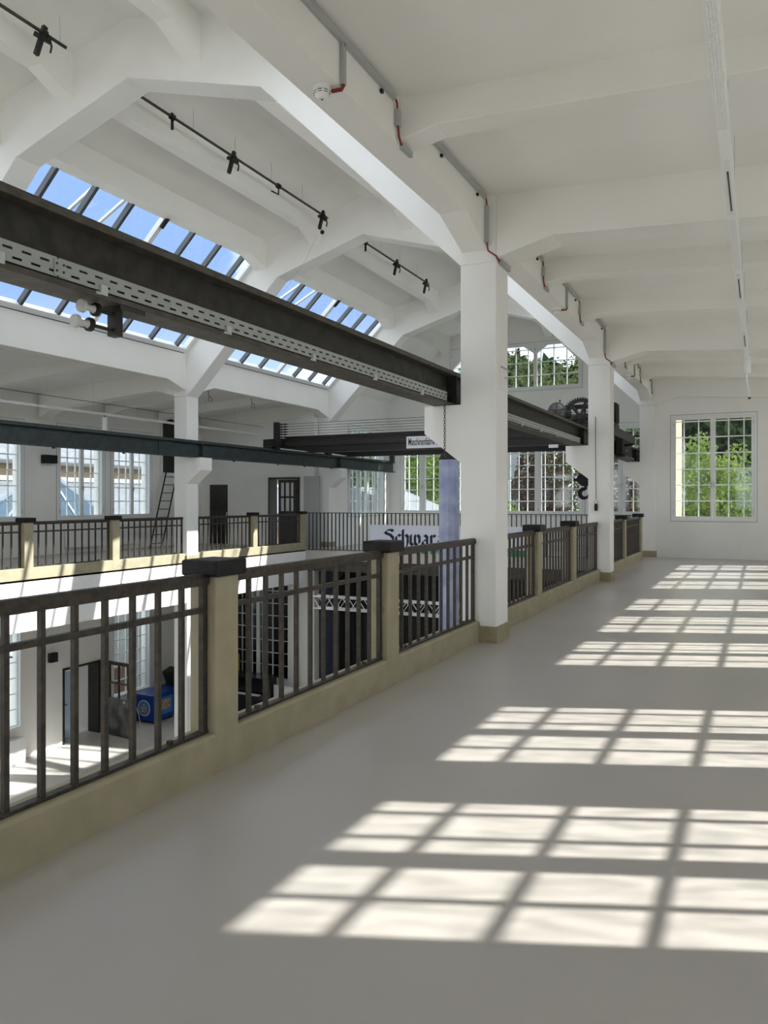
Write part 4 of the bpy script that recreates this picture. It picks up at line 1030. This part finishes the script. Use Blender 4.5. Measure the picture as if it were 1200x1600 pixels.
for xx in (-13.9, -13.4): B(xx - .04, xx + .04, 20.4, 20.75, ZL, ZL + .05).build('foot', 'galvanised', t)
# stage under the end gallery
def curtain(x0, x1, y, z0, z1, mname, label, amp=.05, name='curtain'):
    n = int((x1 - x0) / .05); v = []; f = []
    for k in range(n + 1):
        x = x0 + (x1 - x0) * k / n; yy = y + amp * math.sin(k * 1.1) + amp * .4 * math.sin(k * .37)
        v += [(x, yy, z0), (x, yy, z1), (x, yy + .02, z0), (x, yy + .02, z1)]
    for k in range(n):
        a = k * 4; b = a + 4
        f += [(a, b, b + 1, a + 1), (a + 2, a + 3, b + 3, b + 2), (a + 1, b + 1, b + 3, a + 3), (a, a + 2, b + 2, b)]
    m = MB(); m.v = v; m.f = f; o = m.build(name, mname); tag(o, label, 'curtain'); return o
curtain(-11.6, -3.0, 21.3, ZL, -.62, 'matt_black', 'black stage curtain below the end gallery')
curtain(-12.35, -11.65, 20.6, ZL, -.62, 'curtain_blue', 'dark blue curtain strip left of the stage')
struct('wall_stage', B(-12.6, -2.74, 21.6, 21.7, ZL, -.3), 'matt_black', 'black wall behind the stage curtain', 'wall')
st = thing('stage_truss', 'aluminium lattice truss hanging below the end gallery', 'truss', (-8, 19.3, -1.5))
for (yy, zz) in ((19.15, -1.62), (19.45, -1.62), (19.15, -1.28), (19.45, -1.28)):
    MB().tube([(-11.7, yy, zz), (-3.2, yy, zz)], .025, 8).build('chord', 'aluminium', st)
x = -11.7; k = 0
while x < -3.3:
    for yy in (19.15, 19.45):
        MB().tube([(x, yy, -1.62 if k % 2 else -1.28), (x + .25, yy, -1.28 if k % 2 else -1.62)], .011, 6).build('lattice', 'aluminium', st)
    x += .25; k += 1
for (xx) in (-11.2, -7.7, -4.0): MB().tube([(xx, 19.3, -1.28), (xx, 20.05, -.6)], .012, 6).build('suspension', 'black_iron', st)
struct('stage_floor', B(-11.9, -3.0, 19.6, 21.6, ZL, ZL + .7), 'matt_black', 'black stage platform below the end gallery', 'stage')
# ------------------------------------------------------------------ outdoors
GZ = -5.65
def hill_z(x, y):
    d = max(0.0, (y - 62) / 50.0); d = d * d * (3 - 2 * d) if d < 1 else 1.0
    return GZ + d * (23 + 4 * math.sin(x * .05 + 1) + 3 * math.sin(x * .11)) + .3 * math.sin(x * .3) * d
hv, hf = [], []
NX, NY = 60, 40
for j in range(NY + 1):
    for i in range(NX + 1):
        x = -130 + 260 * i / NX; y = 27.5 + 130 * (j / NY)
        hv.append((x, y, hill_z(x, y)))
for j in range(NY):
    for i in range(NX):
        a = j * (NX + 1) + i; hf.append((a, a + 1, a + NX + 2, a + NX + 1))
m = MB(); m.v, m.f = hv, hf
tag(m.build('hillside', 'forest_floor'), 'dark wooded hillside rising beyond the gable windows', 'hill', None, 'structure')
struct('ground', MB().box(-130, XL - WTK - .02, -100, 27.5, GZ - .3, GZ).box(XR + WTK + .02, 130, -100, 27.5, GZ - .3, GZ).box(XL - WTK - .02, XR + WTK + .02, -100, PY[0] - .42, GZ - .3, GZ), 'bounce_ground', 'yard ground around the building, paled to bounce sunlight indoors', 'ground')

def crown_mesh(name, rx, rz, n, size, m, seed, cone=False):
    rnd = random.Random(seed); v, f = [], []
    blobs = [(rnd.uniform(-.6, .6), rnd.uniform(-.6, .6), rnd.uniform(-.65, .75), rnd.uniform(.32, .5)) for _ in range(22)]
    for k in range(n):
        if cone:
            h = rnd.random() ** 1.3; rr = (1 - h) * rnd.uniform(.6, 1.0); a = rnd.uniform(0, 6.283)
            c = Vector((rr * rx * math.cos(a), rr * rx * math.sin(a), (h * 2 - 1) * rz - rr * .25))
        else:
            b = blobs[k % len(blobs)]; d = Vector((rnd.gauss(0, 1), rnd.gauss(0, 1), rnd.gauss(0, 1))).normalized() * b[3] * rnd.uniform(.75, 1.05)
            c = Vector(((b[0] + d.x) * rx, (b[1] + d.y) * rx, (b[2] + d.z) * rz))
        u = Vector((rnd.gauss(0, 1), rnd.gauss(0, 1), rnd.gauss(0, 1))).normalized(); w = u.orthogonal().normalized(); s = size * rnd.uniform(.6, 1.3)
        b0 = len(v); v += [tuple(c - u * s), tuple(c + w * s * .55), tuple(c + u * s), tuple(c - w * s * .55)]; f.append((b0, b0 + 1, b0 + 2, b0 + 3))
    me = D.meshes.new(name); me.from_pydata(v, [], f); me.materials.append(MATS[m]); return me
def tree(x, y, top, rx, m, label, n=2600, size=.22, cone=False, zc=None, seed=1):
    n = int(n * 2.6); size *= .62
    g = hill_z(x, y) if y > 27.5 else GZ
    t = thing('tree', label, 'tree', (x, y, g), 'trees beyond the gable windows')
    rz = (top - g) * (.46 if not cone else .48) if zc is None else zc
    mb = MB(); cz = top - rz
    mb.tube([(x, y, g), (x + .1, y, (g + cz) / 2), (x, y + .1, cz)], [.28, .2, .1], 8)
    for k in range(5):
        a = k * 1.26 + seed; mb.tube([(x, y, g + (cz - g) * (.55 + .08 * k)), (x + rx * .6 * math.cos(a), y + rx * .6 * math.sin(a), cz + rz * (.1 * k - .1))], [.09, .03], 6)
    smooth(mb.build('trunk', 'bark', t))
    link('crown', crown_mesh('crown', rx, rz, n, size, m, seed, cone), t, (x, y, cz))
tree(-1.5, 31.0, 3.5, 1.7, 'leaf_bright', 'sunny bright green tree outside the near gallery end window', 4200, .13, zc=3.4, seed=3)
tree(.5, 30.0, 1.9, .9, 'leaf_bright', 'small bright green tree at the right of the end window', 1300, .11, zc=2.2, seed=11)
tree(-3.4, 33.0, 1.8, 1.6, 'leaf_mid', 'olive green shrub tree outside the left part of the end window', 2000, .15, zc=3.2, seed=5)
tree(-16.5, 38.0, 7.5, 3.4, 'leaf_bright', 'leafy light green tree behind the left gable window', 4200, .2, seed=6)
tree(-20.5, 44.0, 8.0, 3.5, 'leaf_mid', 'mid green tree at the left behind the crane bridge', 3000, .24, seed=7)
tree(-18.6, 64.0, 14.4, 2.8, 'leaf_pine', 'tall dark conifer seen through the arched window', 3600, .28, cone=True, seed=8)
tree(-12.4, 37.0, 3.4, 1.3, 'leaf_pine', 'small dark conifer in front of the white house', 1800, .16, cone=True, seed=9)
tree(-15.6, 62.0, 13.0, 4.4, 'leaf_mid', 'broad olive tree filling the arched window', 4800, .28, seed=10)
tree(-10.4, 60.5, 11.8, 4.4, 'leaf_mid', 'broad olive tree behind the right half of the arched window', 3600, .28, seed=12)
tree(-24.5, 66.0, 11, 4.0, 'leaf_mid', 'olive tree left of the tall conifer', 3000, .3, seed=13)
tree(-9.0, 36.5, 4.2, 1.9, 'leaf_copper', 'copper red tree behind the middle gable window', 3000, .17, seed=14)
tree(-5.6, 36.0, 3.6, 1.9, 'leaf_copper', 'copper red tree behind the crane hook window', 2600, .17, seed=15)
tree(-11.0, 35.0, 1.7, 1.7, 'leaf_bright', 'yellow green shrub below the middle gable window', 2400, .14, seed=16)
tree(-10.0, 41.0, 5.4, 2.2, 'leaf_mid', 'olive tree between the copper tree and the house', 2600, .2, seed=17)
# forest on the slope
fm = crown_mesh('forest_part', 2.6, 3.0, 260, .75, 'leaf_dark', 21)
bv = [tuple(v.co) for v in fm.vertices]; bfaces = [tuple(p.vertices) for p in fm.polygons]
rnd = random.Random(4); v, f = [], []
for k in range(420):
    x = rnd.uniform(-38, 35); y = rnd.uniform(66, 118); s = rnd.uniform(.7, 1.3); z = hill_z(x, y) + 2.2 * s; b0 = len(v)
    v += [(x + p[0] * s, y + p[1] * s, z + p[2] * s) for p in bv]; f += [tuple(b0 + i for i in q) for q in bfaces]
me = D.meshes.new('forest'); me.from_pydata(v, [], f); me.materials.append(MATS['leaf_dark'])
tag(link('forest', me), 'dense dark forest covering the distant hillside', 'forest', None, 'stuff')

def house(name, x0, x1, y0, y1, z1, roof, m, rm, label, wins=()):
    t = thing(name, label, 'building', ((x0 + x1) / 2, (y0 + y1) / 2, GZ))
    B(x0, x1, y0, y1, GZ, z1).build('walls', m, t)
    xm = (x0 + x1) / 2; MB().prism([(x0 - .4, z1), (x1 + .4, z1), (xm, z1 + roof)], 'y', y0 - .4, y1 + .4).build('roof', rm, t)
    for (xx, zz) in wins:
        w = B(xx, xx + 1.0, y0 - .03, y0 + .05, zz, zz + 1.3).build('window', 'window_white', t)
        B(xx + .08, xx + .92, y0 - .04, y0 - .03, zz + .08, zz + 1.22).build('pane', 'dark_slot', w)
house('house', -17.5, -11.6, 48, 56, 5.6, 2.2, 'house_white', 'grey_roof', 'white house among the trees beyond the middle gable window', ((-16.6, 1.5), (-14.6, 1.5), (-12.9, 1.5), (-15.2, -1.8)))
house('house', -8.2, -2.6, 46, 54, 3.2, 1.5, 'house_white', 'grey_roof', 'small white house beyond the right gable window', ((-7.4, .6), (-5.4, .6)))
t = thing('shed', 'low grey roofed shed outside the left gable window', 'building', (-16.5, 31.5, GZ))
B(-22.0, -12.2, 30.0, 34.0, GZ, .2).build('walls', 'cream_wall', t)
MB().prism([(-22.4, .15), (-16.0, 2.1), (-11.5, .35), (-11.5, .15)], 'y', 29.6, 34.4).build('roof', 'grey_roof', t)
# neighbour building across the yard on the left
t = thing('neighbour_building', 'cream plastered neighbour building with grey roof seen through far windows', 'building', (-45, 30, GZ))
B(-52, -42, -10, 75, GZ, 4.0).build('walls', 'cream_wall', t)
MB().prism([(-41.2, 3.85), (-41.2, 4.05), (-47, 7.0), (-53, 4.05), (-53, 3.85)], 'y', -11, 76).build('roof', 'grey_roof', t)
B(-41.4, -41.1, -11, 76, 3.78, 3.98).build('eave', 'dark_slot', t)
B(-41.95, -41.6, -10, 75, 2.75, 3.05).build('cornice', 'house_white', t)
for k in range(16):
    w = B(-42.05, -41.96, -6 + 5 * k, -4.6 + 5 * k, -.6, 1.3).build('window', 'window_white', t); B(-41.97, -41.95, -5.9 + 5 * k, -4.7 + 5 * k, -.5, 1.2).build('pane', 'dark_slot', w)
t = thing('annex', 'long low annex with pale grey metal roof beyond the far windows', 'building', (-34, 30, GZ))
B(-41.5, -31.5, -8, 70, GZ, .6).build('walls', 'house_white', t)
MB().prism([(-31.0, .5), (-31.0, .65), (-41.5, 2.7), (-41.5, .5)], 'y', -8.5, 70.5).build('roof', 'grey_roof', t)
t = thing('glass_pyramid', 'blue glass roof pyramid with steel ribs outside the far windows', 'skylight', (-25.5, 21.5, GZ))
B(-29.6, -21.4, 17.4, 25.6, GZ, -1.6).build('base', 'house_white', t)
ap = Vector((-25.5, 21.5, 2.75)); cs = [Vector((-29.4, 17.6, -1.6)), Vector((-21.6, 17.6, -1.6)), Vector((-21.6, 25.4, -1.6)), Vector((-29.4, 25.4, -1.6))]
for k in range(4):
    a, b = cs[k], cs[(k + 1) % 4]
    mb = MB(); n = (b - a).cross(ap - a).normalized() * .02
    mb.v = [tuple(a), tuple(b), tuple(ap), tuple(a - n), tuple(b - n), tuple(ap - n)]; mb.f = [(0, 1, 2), (5, 4, 3), (0, 1, 4, 3), (1, 2, 5, 4), (2, 0, 3, 5)]
    mb.build('pane', 'blue_glass', t)
    MB().bar(a, ap, .16, .14).build('hip_rib', 'pyramid_steel', t); MB().bar(a, b, .16, .14).build('ring_beam', 'pyramid_steel', t)
    for q in (.33, .67):
        p = a.lerp(b, q); e = (a.lerp(ap, q * 1.0) if q < .5 else b.lerp(ap, (1 - q)))
        MB().bar(p, a.lerp(b, .5).lerp(ap, .62) if 0 else e.lerp(ap, .0) + (p - a.lerp(b, .5)) * 0, .08, .08).build('rib', 'pyramid_steel', t)
    mid = a.lerp(b, .5); MB().bar(mid, ap, .08, .08).build('rib', 'pyramid_steel', t)
    MB().bar(a.lerp(ap, .45), b.lerp(ap, .45), .08, .08).build('purlin', 'pyramid_steel', t)
